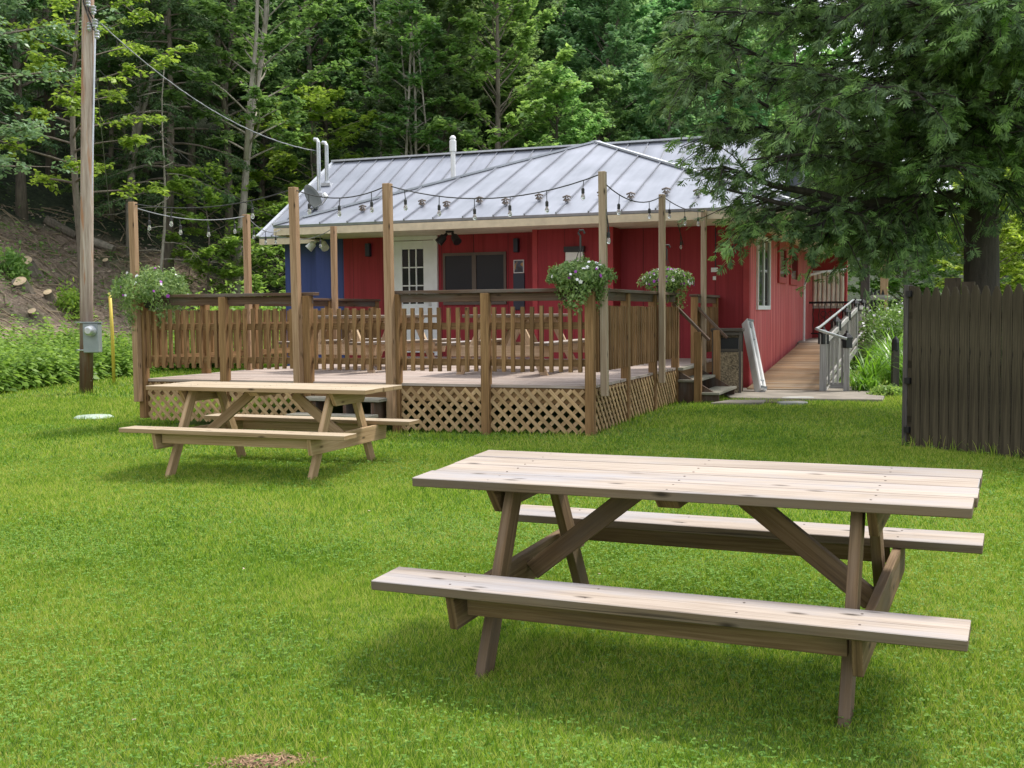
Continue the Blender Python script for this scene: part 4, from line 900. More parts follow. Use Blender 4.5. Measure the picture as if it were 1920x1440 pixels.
# yellow marker, septic lid, dirt spot
q = W(214, 722, 21.2); mb = MB(); mb.tube([(0, 0, -.1), (-.005, 0, 1.0), (-.03, 0, W(212, 549, 21.2).z-float(G(q.x, q.y)))], .032, 10); o = mb.build('marker_pole', M['yellow'], smooth=True); o.location = (q.x, q.y, float(G(q.x, q.y))); tag(o, 'thin yellow plastic marker pole standing in front of the weeds', 'marker pole')
q = W(176, 779, 2090*1.33/(779-593)); mb = MB(); mb.lathe([(.26, -.05), (.26, .03), (.22, .055), (.1, .065), (.01, .067)], (0, 0, 0), 24); o = mb.build('septic_lid', M['lid'], smooth=False); o.location = (q.x, q.y, float(G(q.x, q.y))-.015); tag(o, 'round pale green lid lying flush in the lawn', 'lid')

# ------------------------------------------------------------------ foliage helpers
def unit(a): return a/np.maximum(np.linalg.norm(a, axis=-1, keepdims=True), 1e-9)
def diamonds(c, d, n, L, Wd):
    """leaf quads: c centres, d directions, n normals, L lengths, Wd widths"""
    d = unit(d); s = unit(np.cross(n, d)); L = np.asarray(L)[..., None] if np.ndim(L) else L; Wd = np.asarray(Wd)[..., None] if np.ndim(Wd) else Wd
    nn = np.cross(d, s)
    return np.stack([c-d*L/2, c+s*Wd/2-d*L*.05+nn*Wd*.12, c+d*L/2, c-s*Wd/2-d*L*.05+nn*Wd*.12], 1).reshape(-1, 3)
def strips(paths, widths, name, mat, parent=None):
    """paths (N,K,3) centre lines, widths (K,) -> one connected blade each"""
    P_ = np.asarray(paths); N, K, _ = P_.shape; t = np.gradient(P_, axis=1); s = unit(np.cross(t, np.array([0, 0, 1.])+1e-3))
    w = np.asarray(widths)[None, :, None]/2 if np.ndim(widths) == 1 else np.asarray(widths)[:, :, None]/2
    v = np.stack([P_-s*w, P_+s*w], 2).reshape(-1, 3); i = np.arange(N)[:, None]*2*K+np.arange(K-1)[None]*2; i = i.ravel()
    f = np.stack([i, i+1, i+3, i+2], 1)
    me = bpy.data.meshes.new(name); me.vertices.add(len(v)); me.vertices.foreach_set('co', v.astype(np.float32).ravel())
    me.loops.add(f.size); me.loops.foreach_set('vertex_index', f.astype(np.int32).ravel()); me.polygons.add(len(f)); me.polygons.foreach_set('loop_start', (np.arange(len(f))*4).astype(np.int32))
    me.update(calc_edges=True); me.materials.append(mat); o = bpy.data.objects.new(name, me); COL.objects.link(o)
    if parent: o.parent = parent
    return o
def rp(rg, n, s): return rg.normal(0, s, (n, 3))

def make_tree(seed, height, z0, rad, nlimb, ntwig, nleaf, style, leaf, mat, bark, r0=.16, lean=.4, rise=.45, name='forest_tree', tl=.8, prof=None, mk=True, narrow=.5, tpts=None):
    """returns root Empty with trunk and crown; style 'broad' or 'needle'"""
    rg = np.random.default_rng(seed); mb = MB()
    K = 9; ph = rg.uniform(0, 6.28); trunk = []
    for i in range(K):
        f = i/(K-1); trunk.append(Vector((lean*f*f*math.cos(ph)+.10*math.sin(f*7+ph), lean*f*f*math.sin(ph)+.08*math.cos(f*6), -.4+(height+.4)*f)))
    if tpts: K = len(tpts); trunk = [Vector(p) for p in tpts]
    mb.tube(trunk, [r0*(1-(.55 if tpts else .82)*i/(K-1))*(1.25 if i == 0 else 1) for i in range(K)], 8)
    def tp(z):
        f = (z+.4)/(height+.4)*(K-1); i = min(int(f), K-2); return trunk[i].lerp(trunk[i+1], f-i)
    out = []
    for l in range(nlimb):
        f = (l+rg.uniform(0, 1))/nlimb; z = z0+(height-z0)*f*.97
        pr = prof(f) if prof else (math.sin(math.pi*min(1, .22+f*.78))**.6 if style == 'broad' else (1-f)**.75+.08)
        L = rad*pr*rg.uniform(.6, 1.15); az = l*2.4+rg.uniform(-.5, .5); b0 = tp(z)
        el = (rise+.5*f) if style == 'broad' else rg.uniform(-.05, .2)
        pts = []
        for k in range(6):
            g = k/5; h = L*g*(math.sin(el)+(.05 if style == 'broad' else -.28*g)); rr = L*g*math.cos(el)
            a2 = az+.25*math.sin(g*3+l); pts.append(b0+Vector((rr*math.cos(a2), rr*math.sin(a2), h-(.12*L*g*g if style == 'broad' else 0))))
        mb.tube(pts, [max(.006, r0*.32*(1-f*.6)*(1-.85*k/5)) for k in range(6)], 5, cap=False)
        pa = np.array(pts); nt = max(3, int(ntwig*(.4+.6*L/rad))); g = rg.uniform(.25, 1.02, nt)**.8; g = np.clip(g, 0, 1)
        idx = np.clip((g*5).astype(int), 0, 4); fr = (g*5-idx)[:, None]; q = pa[idx]*(1-fr)+pa[idx+1]*fr
        d = unit(pa[idx+1]-pa[idx]); side = unit(np.cross(d, [0, 0, 1.]))*rg.choice([-1, 1], nt)[:, None]
        tdir = unit(side*rg.uniform(.3, 1, (nt, 1))+d*rg.uniform(.3, 1, (nt, 1))+rp(rg, nt, .22)+np.array([0, 0, (.1 if style == 'broad' else -.2)]))
        tlen = tl*rg.uniform(.4, 1.1, nt)*(1.1-.5*g)
        for a_, b_ in list(zip(q, q+tdir*tlen[:, None]))[::2]: mb.tube([a_, b_], [.008, .004], 3, cap=False)
        u = rg.uniform(0.05, 1.1, (nt, nleaf)); sd2 = unit(np.cross(tdir, [0, 0, 1.]))
        c = q[:, None]+tdir[:, None]*(u*tlen[:, None])[..., None]
        spread = (rg.uniform(-1, 1, (nt, nleaf))*.42*tlen[:, None]*(1.15-u*.6))[..., None]
        c = c+sd2[:, None]*spread+rg.normal(0, 1, (nt, nleaf, 3))*np.array([.05, .05, .06 if style == 'broad' else .04])*tl
        c[..., 2] -= (np.abs(spread[..., 0])*.35+u*u*.18*tlen[:, None])
        ld = tdir[:, None]*.7+sd2[:, None]*np.sign(spread)*.9+rg.normal(0, .35, (nt, nleaf, 3)); ld[..., 2] -= .3
        nrm = np.zeros_like(c)+[0, 0, 1.]; nrm += rg.normal(0, .38, c.shape)
        c = c.reshape(-1, 3); out.append((c, ld.reshape(-1, 3), nrm.reshape(-1, 3)))
    c = np.concatenate([o[0] for o in out]); d = np.concatenate([o[1] for o in out]); nr = np.concatenate([o[2] for o in out])
    s = leaf*rg.uniform(.6, 1.25, len(c)); V = diamonds(c, d, nr, s, s*narrow)
    if not mk: return mb, V
    root = thing(name, 'tree', 'tree'); mb.build('trunk', bark, root, smooth=True); np_mesh('crown', V, 4, mat, root)
    return root

# tree prototypes -----------------------------------------------------------------
PR = {}
bz = dict(bark=M['bark'])
PR['maple'] = make_tree(11, 11, 1.8, 3.0, 54, 14, 28, 'broad', .20, M['leaf_maple'], M['bark'], .15, narrow=.62)
PR['maple_b'] = make_tree(12, 13, 3.6, 3.1, 50, 14, 28, 'broad', .21, M['leaf_mid'], M['bark'], .17, .9, narrow=.6)
PR['round'] = make_tree(13, 10, .8, 2.9, 84, 16, 30, 'broad', .18, M['leaf_mid'], M['bark'], .15, .3, narrow=.6, prof=lambda f: math.sin(math.pi*min(1, .3+f*.7))**.5)
PR['round_b'] = make_tree(14, 12, 1.2, 3.2, 84, 16, 30, 'broad', .19, M['leaf_mid'], M['bark_pale'], .15, .5, narrow=.6, prof=lambda f: math.sin(math.pi*min(1, .3+f*.7))**.5)
PR['hemlock'] = make_tree(15, 13, 1.0, 2.8, 84, 16, 34, 'needle', .16, M['needle'], M['bark'], .17, .3, narrow=.26, tl=.75)
PR['hemlock_b'] = make_tree(16, 11, 2.8, 3.0, 60, 16, 32, 'needle', .17, M['needle'], M['bark'], .16, .5, narrow=.26, tl=.85)
PR['slim'] = make_tree(17, 12, 5.0, 1.5, 22, 8, 18, 'broad', .17, M['leaf_maple'], M['bark_pale'], .075, .9, narrow=.6, tl=.6)
PR['slim_b'] = make_tree(18, 11, 3.8, 1.3, 20, 8, 16, 'broad', .17, M['leaf_mid'], M['bark_pale'], .06, -.8, narrow=.6, tl=.6)
PR['sapling'] = make_tree(19, 4.2, .7, 1.9, 26, 10, 24, 'broad', .16, M['leaf_maple'], M['bark'], .045, .3, .2, narrow=.65, tl=.7)
PR['sapling_b'] = make_tree(20, 3.0, .3, 1.6, 22, 9, 22, 'broad', .15, M['leaf_maple'], M['bark'], .035, .2, .25, narrow=.65, tl=.6)
PR['dead'] = make_tree(21, 7.5, 1.5, 1.7, 22, 6, 1, 'needle', .05, M['needle'], M['bark_pale'], .06, .5, narrow=.3, tl=.8)
index_children()

placed = []
used_proto = set()
def plant(key, x, y, label, rot=None, sc=1.0, color=(1, 1, 1, 1), group='trees in the woods behind the house', name=None, z=None, sx=None):
    rot = rng.uniform(0, 6.28) if rot is None else rot; z = float(hillz(x, y)) if z is None else z
    s3 = (sc*(sx or 1), sc*(sx or 1), sc); placed.append((x, y))
    if key not in used_proto:
        used_proto.add(key); o = PR[key]; o.location = (x, y, z); o.rotation_euler = (0, 0, rot); o.scale = s3; o['label'] = label; o['group'] = group
        for c in CH[o.name]: c.color = color
    else:
        o = copy_thing(PR[key], (x, y, z), (0, 0, rot), s3, label, group, color)
    if name: o.name = name
    o['category'] = 'sapling' if key.startswith('sapling') else 'tree'
    return o
def ground_at(px, Y, py=500):
    w = W(px, py, Y); return w.x, w.y
# hero trees along the edge of the woods
def hero(name, label, pix, Y, r0, mat, leafc, seed, companion=None, z0=5.0):
    b = W(pix[0][0], 500, Y); bz_ = float(hillz(b.x, Y)); rel = []
    for k, (px, py) in enumerate(pix): w = W(px, py, Y+.15*k); rel.append(Vector((w.x-b.x, w.y-Y, w.z-bz_)))
    rel[0].z = -.4; H_ = rel[-1].z
    t = make_tree(seed, H_, z0, 2.9, 38, 12, 26, 'broad', .20, leafc, mat, r0, narrow=.6, tpts=rel, name='forest_tree')
    if companion:
        mb = MB(); cp = [Vector((w.x-b.x, w.y-Y, w.z-bz_)) for w in (W(px, py, Y-.1) for px, py in companion)]; mb.tube(cp, [r0*.6*(1-.12*k) for k in range(len(cp))], 7); mb.build('side_stem', mat, t, smooth=True)
    t.location = (b.x, Y, bz_); t['label'] = label; t['group'] = 'trees in the woods behind the house'; placed.append((b.x, Y)); return t
hero('a', 'tall forest tree with long pale curved trunk behind the left deck posts', [(436, 560), (446, 480), (456, 390), (462, 310), (472, 220), (490, 110), (500, 20), (498, -120), (505, -260)], 32.5, .125, M['bark_pale'], M['leaf_maple'], 51, [(461, 300), (468, 190), (480, 80), (484, -40), (486, -140)])
hero('b', 'forked tree with two leaning pale stems right of the utility pole', [(246, 470), (243, 380), (250, 280), (262, 170), (272, 70), (276, -20), (280, -160)], 34, .13, M['bark_pale'], M['leaf_mid'], 52, [(251, 300), (268, 210), (292, 110), (318, 10), (335, -90)])
hero('c', 'dark forked trunk in the shaded gap left of the curved pale trunk', [(420, 540), (430, 420), (428, 300), (420, 180), (436, 60), (440, -80)], 36.5, .15, M['bark'], M['leaf_mid'], 53, [(429, 260), (412, 140), (405, 20), (400, -60)])
plant('hemlock', *ground_at(215, 36), 'feathery dark hemlock on the bank right of the utility pole', .3, .62, (1.5, 1.5, .9, 1))
plant('hemlock_b', *ground_at(320, 33.5), 'open hemlock with dead lower twigs between pole and curved trunk', 2, .95)
plant('dead', *ground_at(300, 31), 'leafless grey dead tree at the edge of the dark woods', 1, .9)
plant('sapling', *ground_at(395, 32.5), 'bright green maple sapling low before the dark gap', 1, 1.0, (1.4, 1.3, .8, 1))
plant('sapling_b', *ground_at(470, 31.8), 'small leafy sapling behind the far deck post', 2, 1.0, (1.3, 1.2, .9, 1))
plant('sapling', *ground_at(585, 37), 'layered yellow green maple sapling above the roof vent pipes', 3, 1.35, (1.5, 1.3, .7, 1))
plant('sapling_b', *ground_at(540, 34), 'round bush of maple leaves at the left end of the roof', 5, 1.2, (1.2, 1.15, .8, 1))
for i, (px, Y) in enumerate(((756, 36.2), (775, 36.6), (796, 36.3), (822, 36.8))):
    plant(('slim', 'slim_b')[i % 2], *ground_at(px, Y), ['first of four pale slender stems above the roof, leftmost', 'second of the four pale slender stems above the roof', 'third of the four pale slender stems above the roof', 'rightmost of four pale slender stems, leaning right above the roof'][i], 2+i*.7, 1.0, (.9, 1, .9, 1))
# big pale leaved tree at the far left whose branches hang into view
PR['hornbeam'] = make_tree(31, 10.5, 3.3, 4.2, 60, 16, 26, 'broad', .125, M['leaf_pale'], M['bark'], .16, .4, .25, narrow=.6, tl=.85, prof=lambda f: (1-f*.7)); index_children()
plant('hornbeam', -11.3, 21.2, 'pale leaved tree hanging over the bank at the far left', 1.3, 1.0, name='broadleaf_tree')
PR['lit_maple'] = make_tree(32, 9.5, 3.0, 3.0, 30, 10, 24, 'broad', .17, M['leaf_maple'], M['bark'], .12, .4, .15, narrow=.65, tl=.8); index_children()
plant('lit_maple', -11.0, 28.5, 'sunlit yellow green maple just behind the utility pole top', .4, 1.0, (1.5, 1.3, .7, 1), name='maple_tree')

LAB = {
 'maple': 'maple with layered light green leaves in the woods behind the roof', 'maple_b': 'tall broadleaf tree with bare lower trunk inside the woods',
 'round': 'full rounded mid green tree of the wood above the metal roof', 'round_b': 'tall rounded tree with pale trunk in the wood above the roof',
 'hemlock': 'dark hemlock standing deep in the woods', 'hemlock_b': 'thin hemlock with bare lower trunk deep in the woods',
 'slim': 'slender pale stemmed tree with small crown inside the woods', 'slim_b': 'slender leaning pale stem among the darker trees', 'sapling': 'understorey maple sapling at the foot of the woods', 'sapling_b': 'low leafy bush at the foot of the woods'}
rg = np.random.default_rng(3); tries = 0; cnt = 0
while cnt < 135 and tries < 9000:
    tries += 1; Y = rg.uniform(24, 66); px = rg.uniform(-120, 1500); w = W(px, 500, Y); x = w.x; d = float(toe_dist(np.array([x]), np.array([Y]))[0])
    if d < 1.2 or d > 24: continue
    z = float(hillz(x, Y)); bx, by = project((x, Y, z))
    if by > base_line(bx)-4: continue
    if Y < 37 and px < 420 and d < 8: mind = 2.1
    else: mind = 1.35+.022*Y
    if min((math.hypot(x-a, Y-b) for a, b in placed), default=9) < mind: continue
    if px < 430: key = rg.choice(['hemlock', 'hemlock_b', 'maple_b', 'slim', 'slim_b', 'maple', 'hemlock_b', 'sapling'], p=[.17, .17, .15, .16, .12, .08, .05, .10])
    elif px < 760: key = rg.choice(['maple', 'hemlock', 'slim', 'maple_b', 'sapling', 'round'], p=[.3, .1, .2, .15, .15, .1])
    elif px < 940: key = rg.choice(['maple', 'round', 'slim_b', 'round_b', 'hemlock_b'], p=[.3, .25, .2, .15, .1])
    else: key = rg.choice(['round', 'round_b', 'maple'], p=[.4, .4, .2])
    v = rg.uniform(.75, 1.2); v *= 1.12; col = (v*rg.uniform(.82, 1.12), v*rg.uniform(.92, 1.1), v*rg.uniform(.85, 1.2), 1)
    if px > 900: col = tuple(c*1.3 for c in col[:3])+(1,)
    plant(str(key), x, Y, LAB[str(key)], sc=rg.uniform(.8, 1.15), color=col); cnt += 1
print('forest trees', cnt)
for k in ('round', 'round_b', 'maple'): assert k in used_proto
for k in list(PR):
    if k not in used_proto:
        for c_ in CH.get(PR[k].name, []): bpy.data.objects.remove(c_)
        bpy.data.objects.remove(PR[k]); del PR[k]
# far wood reading as one mass
mbF = MB(); VF = []
rgf = np.random.default_rng(9); n_ = 0
base_sets = [make_tree(41+i, 12, 1.0, 3.4, 40, 9, 15, 'broad', .34, None, None, .16, .4, mk=False, narrow=.65) for i in range(3)]
pos = []
for _ in range(4000):
    x, y = rgf.uniform(-45, 45), rgf.uniform(30, 100); d = float(toe_dist(np.array([x]), np.array([y]))[0])
    if abs(x) > .56*y+4 or d < 15 or d > 60 or (d < 22 and x/y < .2 and y < 60): continue
    if min((math.hypot(x-a, y-b) for a, b in pos), default=9) < 4.0: continue
    pos.append((x, y))
    mb_, V = base_sets[len(pos) % 3]; a = rgf.uniform(0, 6.28); s = rgf.uniform(.85, 1.3); ca, sa = math.cos(a)*s, math.sin(a)*s
    m_ = np.array([[ca, -sa, 0], [sa, ca, 0], [0, 0, s]]); VF.append((V@m_.T+[x, y, float(hillz(x, y))]).astype(np.float32))
    if len(pos) >= 95: break
wood_ = np_mesh('woodland', np.concatenate(VF), 4, M['leaf_mid']); tag(wood_, 'dense far wood covering the top of the hill', kind='stuff')

# trees at the right behind the ramp
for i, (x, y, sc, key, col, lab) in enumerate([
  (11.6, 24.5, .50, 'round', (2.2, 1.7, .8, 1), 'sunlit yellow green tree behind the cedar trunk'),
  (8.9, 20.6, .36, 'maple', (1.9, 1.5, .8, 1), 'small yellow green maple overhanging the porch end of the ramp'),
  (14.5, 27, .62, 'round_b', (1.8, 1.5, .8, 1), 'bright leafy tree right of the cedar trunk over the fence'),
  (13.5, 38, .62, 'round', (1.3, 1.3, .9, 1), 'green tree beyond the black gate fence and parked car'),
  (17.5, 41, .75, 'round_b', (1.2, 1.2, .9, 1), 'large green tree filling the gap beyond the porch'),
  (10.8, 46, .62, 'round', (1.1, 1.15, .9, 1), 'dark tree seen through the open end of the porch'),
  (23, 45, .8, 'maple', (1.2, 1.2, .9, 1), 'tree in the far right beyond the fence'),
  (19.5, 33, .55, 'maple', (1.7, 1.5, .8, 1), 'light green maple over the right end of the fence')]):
    plant(key, x, y, lab, 1.1*i, sc, col, group='trees beyond the ramp and fence', z=.3, sx=1.25)

# ------------------------------------------------------------------ cedar
cx, cy = W(1843, 450, 13.0).x, 13.0
cedar = thing('cedar_tree', 'huge dark cedar with drooping fronds and thick trunk behind the tall fence', 'tree', (cx, cy, .3))
rc = np.random.default_rng(77); mb = MB()
tr = [Vector((0, 0, -.2)), Vector((.0, 0, 1.2)), Vector((-.03, 0, 2.6)), Vector((-.08, .05, 4.5)), Vector((-.12, .1, 7)), Vector((0, 0, 10.5))]
mb.tube(tr, [.24, .20, .185, .15, .10, .03], 16)
mb.build('trunk', M['bark_dark'], cedar, smooth=True)
mb = MB(); tw_q, tw_d, tw_l = [], [], []
def cedar_limb(pts, r0, dens, t0=.25):
    pts = [Vector(p) for p in pts]; n = len(pts)
    mb.tube(pts, [r0*(1-.85*i/(n-1)) for i in range(n)], 7, cap=False)
    pa = np.array(pts); L = sum((pts[i+1]-pts[i]).length for i in range(n-1)); nt = int(L*dens)
    g = rc.uniform(t0, 1, nt); idx = np.clip((g*(n-1)).astype(int), 0, n-2); fr = (g*(n-1)-idx)[:, None]; q = pa[idx]*(1-fr)+pa[idx+1]*fr
    d = unit(pa[idx+1]-pa[idx]); side = unit(np.cross(d, [0, 0, 1.]))*rc.choice([-1, 1], nt)[:, None]
    td = unit(side*rc.uniform(.3, 1., (nt, 1))+d*rc.uniform(.3, 1.1, (nt, 1))+np.array([0, 0, -.25])+rp(rc, nt, .25)); tl = rc.uniform(.35, .95, nt)*(1.15-.5*g)
    e = q+td*(tl*.6)[:, None]
    kp = ~((e[:, 0] < -3.35) & (e[:, 2] < 3.25)) & (e[:, 0] > -3.75) & ~((e[:, 0] < -1.6) & (e[:, 2] > 1.95) & (e[:, 2] < 3.0) & (rc.random(nt) < .38)) & ~((e[:, 0] < -1.2) & (e[:, 2] < 1.75) & (rc.random(nt) < .6))
    q, td, tl = q[kp], td[kp], tl[kp]
    for a_, b_, c_ in zip(q, td, tl):
        m_ = a_+b_*c_*.55; e_ = a_+b_*c_+np.array([0, 0, -.12*c_]); mb.tube([a_, m_, e_], [.012, .008, .004], 4, cap=False)
    tw_q.append(q); tw_d.append(td); tw_l.append(tl)
for l in range(112):
    f = l/112; z = 2.95+f*6.7; az = l*2.399+rc.uniform(-.3, .3); L = (3.9*(1-.72*max(0, f-.12)/.88))*rc.uniform(.65, 1.05)
    if z < 3.3 and math.sin(az) < -.2: L *= .6
    if z < 3.5 and math.cos(az) < -.5: L = min(L, 3.2)
    b0 = Vector((-.03, 0, z)); pts = []
    for k in range(6):
        g = k/5; a2 = az+.2*math.sin(g*3+l); pts.append(b0+Vector((L*g*math.cos(a2), L*g*math.sin(a2), L*(-.02*g-.10*g*g+.10*g**3)+.25*f*L*g)))
    cedar_limb(pts, .045, 13, .22)
for l in range(34):                      # boughs on the lawn side that hide the upper trunk
    z = 3.0+l*.125; az = math.radians(rc.uniform(185, 330)); L = rc.uniform(1.4, 3.7)*(1-.35*l/34); b0 = Vector((-.05, 0, z))
    cedar_limb([b0+Vector((L*g*math.cos(az+.2*g), L*g*math.sin(az+.2*g), L*(.06*g-.22*g*g))) for g in (0, .2, .4, .6, .8, 1)], .035, 15, .12)
# the long low limb reaching left, with its fork
lw = lambda px, py, Y: W(px, py, Y)-Vector((cx, cy, .3))
cedar_limb([lw(1812, 365, 13), lw(1740, 375, 12.9), lw(1660, 380, 12.7), lw(1580, 378, 12.5), lw(1525, 362, 12.4), lw(1450, 348, 12.3), lw(1390, 325, 12.2), lw(1350, 310, 12.1)], .085, 9, .5)
cedar_limb([lw(1600, 382, 12.6), lw(1520, 395, 12.3), lw(1450, 378, 12.1), lw(1390, 362, 12.0), lw(1340, 350, 11.9)], .045, 8, .25)
cedar_limb([lw(1812, 300, 13), lw(1760, 312, 12.8), lw(1690, 318, 12.5), lw(1600, 300, 12.2), lw(1500, 290, 12), lw(1400, 300, 11.9)], .06, 12, .3)
for px0, py0, px1, py1, Y in ((1700, 385, 1560, 425, 12.4), (1640, 385, 1480, 415, 12.1), (1520, 385, 1400, 425, 12.0), (1720, 390, 1640, 450, 12.3), (1600, 390, 1530, 430, 11.9), (1760, 330, 1700, 430, 12.2), (1850, 320, 1900, 380, 12.2), (1440, 200, 1270, 130, 12), (1450, 120, 1250, 40, 12.2), (1500, 250, 1290, 250, 12)):
    a, b = lw(px0, py0, 12.7), lw(px1, py1, Y); cedar_limb([a, a.lerp(b, .5)+Vector((0, 0, .08)), b], .02, 22, .1)
n_before = sum(len(a) for a in tw_q)
for px0, py0, px1, py1, Y in ((1760, 370, 1620, 425, 14.2), (1780, 375, 1670, 440, 14.0), (1720, 370, 1600, 410, 14.6), (1800, 390, 1710, 440, 13.8)):
    a, b = lw(px0, py0, 13.2), lw(px1, py1, Y); cedar_limb([a, a.lerp(b, .5)+Vector((0, 0, .1)), b], .018, 24, .2)
mb.build('limb', M['bark_dark'], cedar, smooth=False)
q = np.concatenate(tw_q); td = np.concatenate(tw_d); tl = np.concatenate(tw_l)
def fronds(q, td, tl, per, size, rg_):
    n = len(q); u = rg_.uniform(.1, 1.08, (n, per)); base = q[:, None]+td[:, None]*(u*tl[:, None])[..., None]; base[..., 2] -= .12*tl[:, None]*u*u
    base = base.reshape(-1, 3)+rp(rg_, n*per, .03); ax = np.repeat(td, per, 0)+rp(rg_, n*per, .45); ax[:, 2] -= .35; ax = unit(ax)
    up0 = np.array([0, 0, 1.])+rp(rg_, n*per, .45); sdv = unit(np.cross(up0, ax)); nrm = np.cross(ax, sdv); V = []
    S = size*rg_.uniform(.55, 1.25, n*per)
    # a feather: a central axis and paired side leaflets that curve down
    spec = [(1, 0, .62, .16)]+[(f, sg*a, l, .105) for f, a, l in ((.15, .95, .52), (.38, .85, .50), (.60, .7, .40), (.80, .5, .28)) for sg in (-1, 1)]
    for f, a, l, w in spec:
        L = S*l; d = ax*math.cos(a)+sdv*math.sin(a)+rp(rg_, n*per, .08); st = base+ax*(S*f*.75)[:, None] if f < 1 else base+ax*(S*.35)[:, None]
        if f < 1: c = st+d*(L/2)[:, None]
        else: c = base+ax*(S*.5)[:, None]; L = S*1.0
        c = c-np.array([0, 0, 1.])*(abs(a)*.10*S)[:, None]; V.append(diamonds(c, d, nrm, L, S*w))
    return np.stack([v.reshape(-1, 4, 3) for v in V], 1).reshape(-1, 3), base
Vc, base = fronds(q, td, tl, 13, .155, rc)
np_mesh('foliage', Vc, 4, M['cedar'], cedar)
sel = rc.random(len(q)) < .26; sel[n_before:] = True; Vn, _ = fronds(q[sel]+td[sel]*tl[sel][:, None]*.35+[0, 0, .05], td[sel], tl[sel]*.7, 10, .16, rc)  # besides young tips, low right sprays get sunlight painted into their colour
np_mesh('new_growth_and_lit_sprays', Vn, 4, M['cedar_new_lit'], cedar)
print('cedar quads', len(Vc)//4)

# ------------------------------------------------------------------ weeds along the lawn edge, bank litter
rw = np.random.default_rng(21); C, D, Nn, Lf = [], [], [], []; stems = []
n_ = 0
while n_ < 1500:
    y = rw.uniform(13, 33); i = np.interp(y, TOE[:5, 1], TOE[:5, 0]); x = i+rw.uniform(-1.5, .9)
    if y > 29.5 and x > -8: continue
    n_ += 1; h = rw.uniform(.45, .95)*(1-.25*max(0, x-i)); z = float(hillz(x, y)); lean_ = rw.normal(0, .12, 2); k = 11
    f = np.linspace(.15, 1, k); az = rw.uniform(0, 6.28)+f*9; r = .13*(1.15-f*.7)
    px_ = x+lean_[0]*f*h+r*np.cos(az); py_ = y+lean_[1]*f*h+r*np.sin(az)
    for sgn in (1, -1):
        cc = np.stack([x+lean_[0]*f*h+sgn*r*np.cos(az), y+lean_[1]*f*h+sgn*r*np.sin(az), z+f*h-.02], 1)
        C.append(cc); D.append(np.stack([sgn*np.cos(az), sgn*np.sin(az), -.35+0*az], 1)); Nn.append(np.array([0, 0, 1.])+rp(rw, k, .3)); Lf.append(.19*(1.15-f*.55))
C, D, Nn, Lf = map(np.concatenate, (C, D, Nn, Lf))
tag(np_mesh('weeds', diamonds(C, D, Nn, Lf, Lf*.55), 4, M['weed']), 'band of bright green nettles and weeds along the lawn edge', kind='stuff')
# scattered low growth and sticks on the bank
def bank_points(n, rg_, dmin=.8, dmax=10):
    out = []
    while len(out) < n:
        y = rg_.uniform(18, 44); px = rg_.uniform(-60, 560); x = W(px, 500, y).x; d = float(toe_dist(np.array([x]), np.array([y]))[0])
        if dmin < d < dmax: out.append((x, y, float(hillz(x, y))))
    return np.array(out)
bp = bank_points(170, rw); clump = []
for (x, y, z) in bp:
    n = rw.integers(8, 40); s = rw.uniform(.12, .4); c = np.array([x, y, z])+rw.normal(0, 1, (n, 3))*[s, s, s*.45]+[0, 0, s*.6]; clump.append(c)
c = np.concatenate(clump); L = rw.uniform(.07, .16, len(c)); dd = rp(rw, len(c), 1); dd[:, 2] *= .3
tag(np_mesh('undergrowth', diamonds(c, dd, np.array([0, 0, 1.])+rp(rw, len(c), .4), L, L*.55), 4, M['leaf_maple']), 'scattered seedlings and ferns on the brown bank', kind='stuff')
bp = bank_points(700, rw, .6, 9.5); a = rw.uniform(0, 6.28, len(bp)); L = rw.uniform(.15, 1.1, len(bp)); mb = MB()
for (x, y, z), a_, l_ in zip(bp, a, L):
    dx, dy = math.cos(a_)*l_/2, math.sin(a_)*l_/2; r = rw.uniform(.006, .022)
    mb.tube([(x-dx, y-dy, float(hillz(x-dx, y-dy))+.03), (x, y, z+.05+l_*.06), (x+dx, y+dy, float(hillz(x+dx, y+dy))+.03)], [r, r, r*.5], 4)
tag(mb.build('litter', M['debris']), 'dry sticks and branches strewn over the brown bank', kind='stuff')
bp = bank_points(2600, rw, .5, 9.5); c = bp+[0, 0, .03]; d = rp(rw, len(c), 1); d[:, 2] *= .3; L = rw.uniform(.04, .16, len(c))
tag(np_mesh('wood_chips', diamonds(c, d, np.array([-.3, -.3, 1.])+rp(rw, len(c), .4), L, L*.5), 4, M['chips']), 'pale wood chips and stones scattered over the bank', kind='stuff')
def on_bank(px, py):
    best = None
    for Y in np.arange(19, 60, .15):
        w = W(px, py, Y)
        if w.z < float(hillz(w.x, w.y)): return w
    return W(px, py, 35)
for i, (px, py, r, lab) in enumerate([(50, 502, .27, 'wide pale cut stump highest on the brown bank'), (42, 540, .22, 'dark sided stump with pale cut top on the bank'), (95, 560, .13, 'small tilted stump in the middle of the brown bank'), (66, 596, .12, 'lowest small pale stump just above the weeds'), (202, 498, .10, 'small pale stump right of the utility pole')]):
    w = on_bank(px, py+4); t = thing('tree_stump', lab, 'stump', w, 0, 'cut stumps on the bank'); mb = MB(); mb.tube([(0, 0, -.3), (0, 0, .12), (.03, -.03, .26)], [r*1.3, r, r*.85], 12); mb.build('trunk', M['bark'], t)
    mb = MB(); mb.tube([(.03, -.03, .262), (.031, -.032, .272)], [r*.82, r*.81], 14); o = mb.build('cut_face', M['cut'], t); t.rotation_euler = (R(28), R(-10), 0)
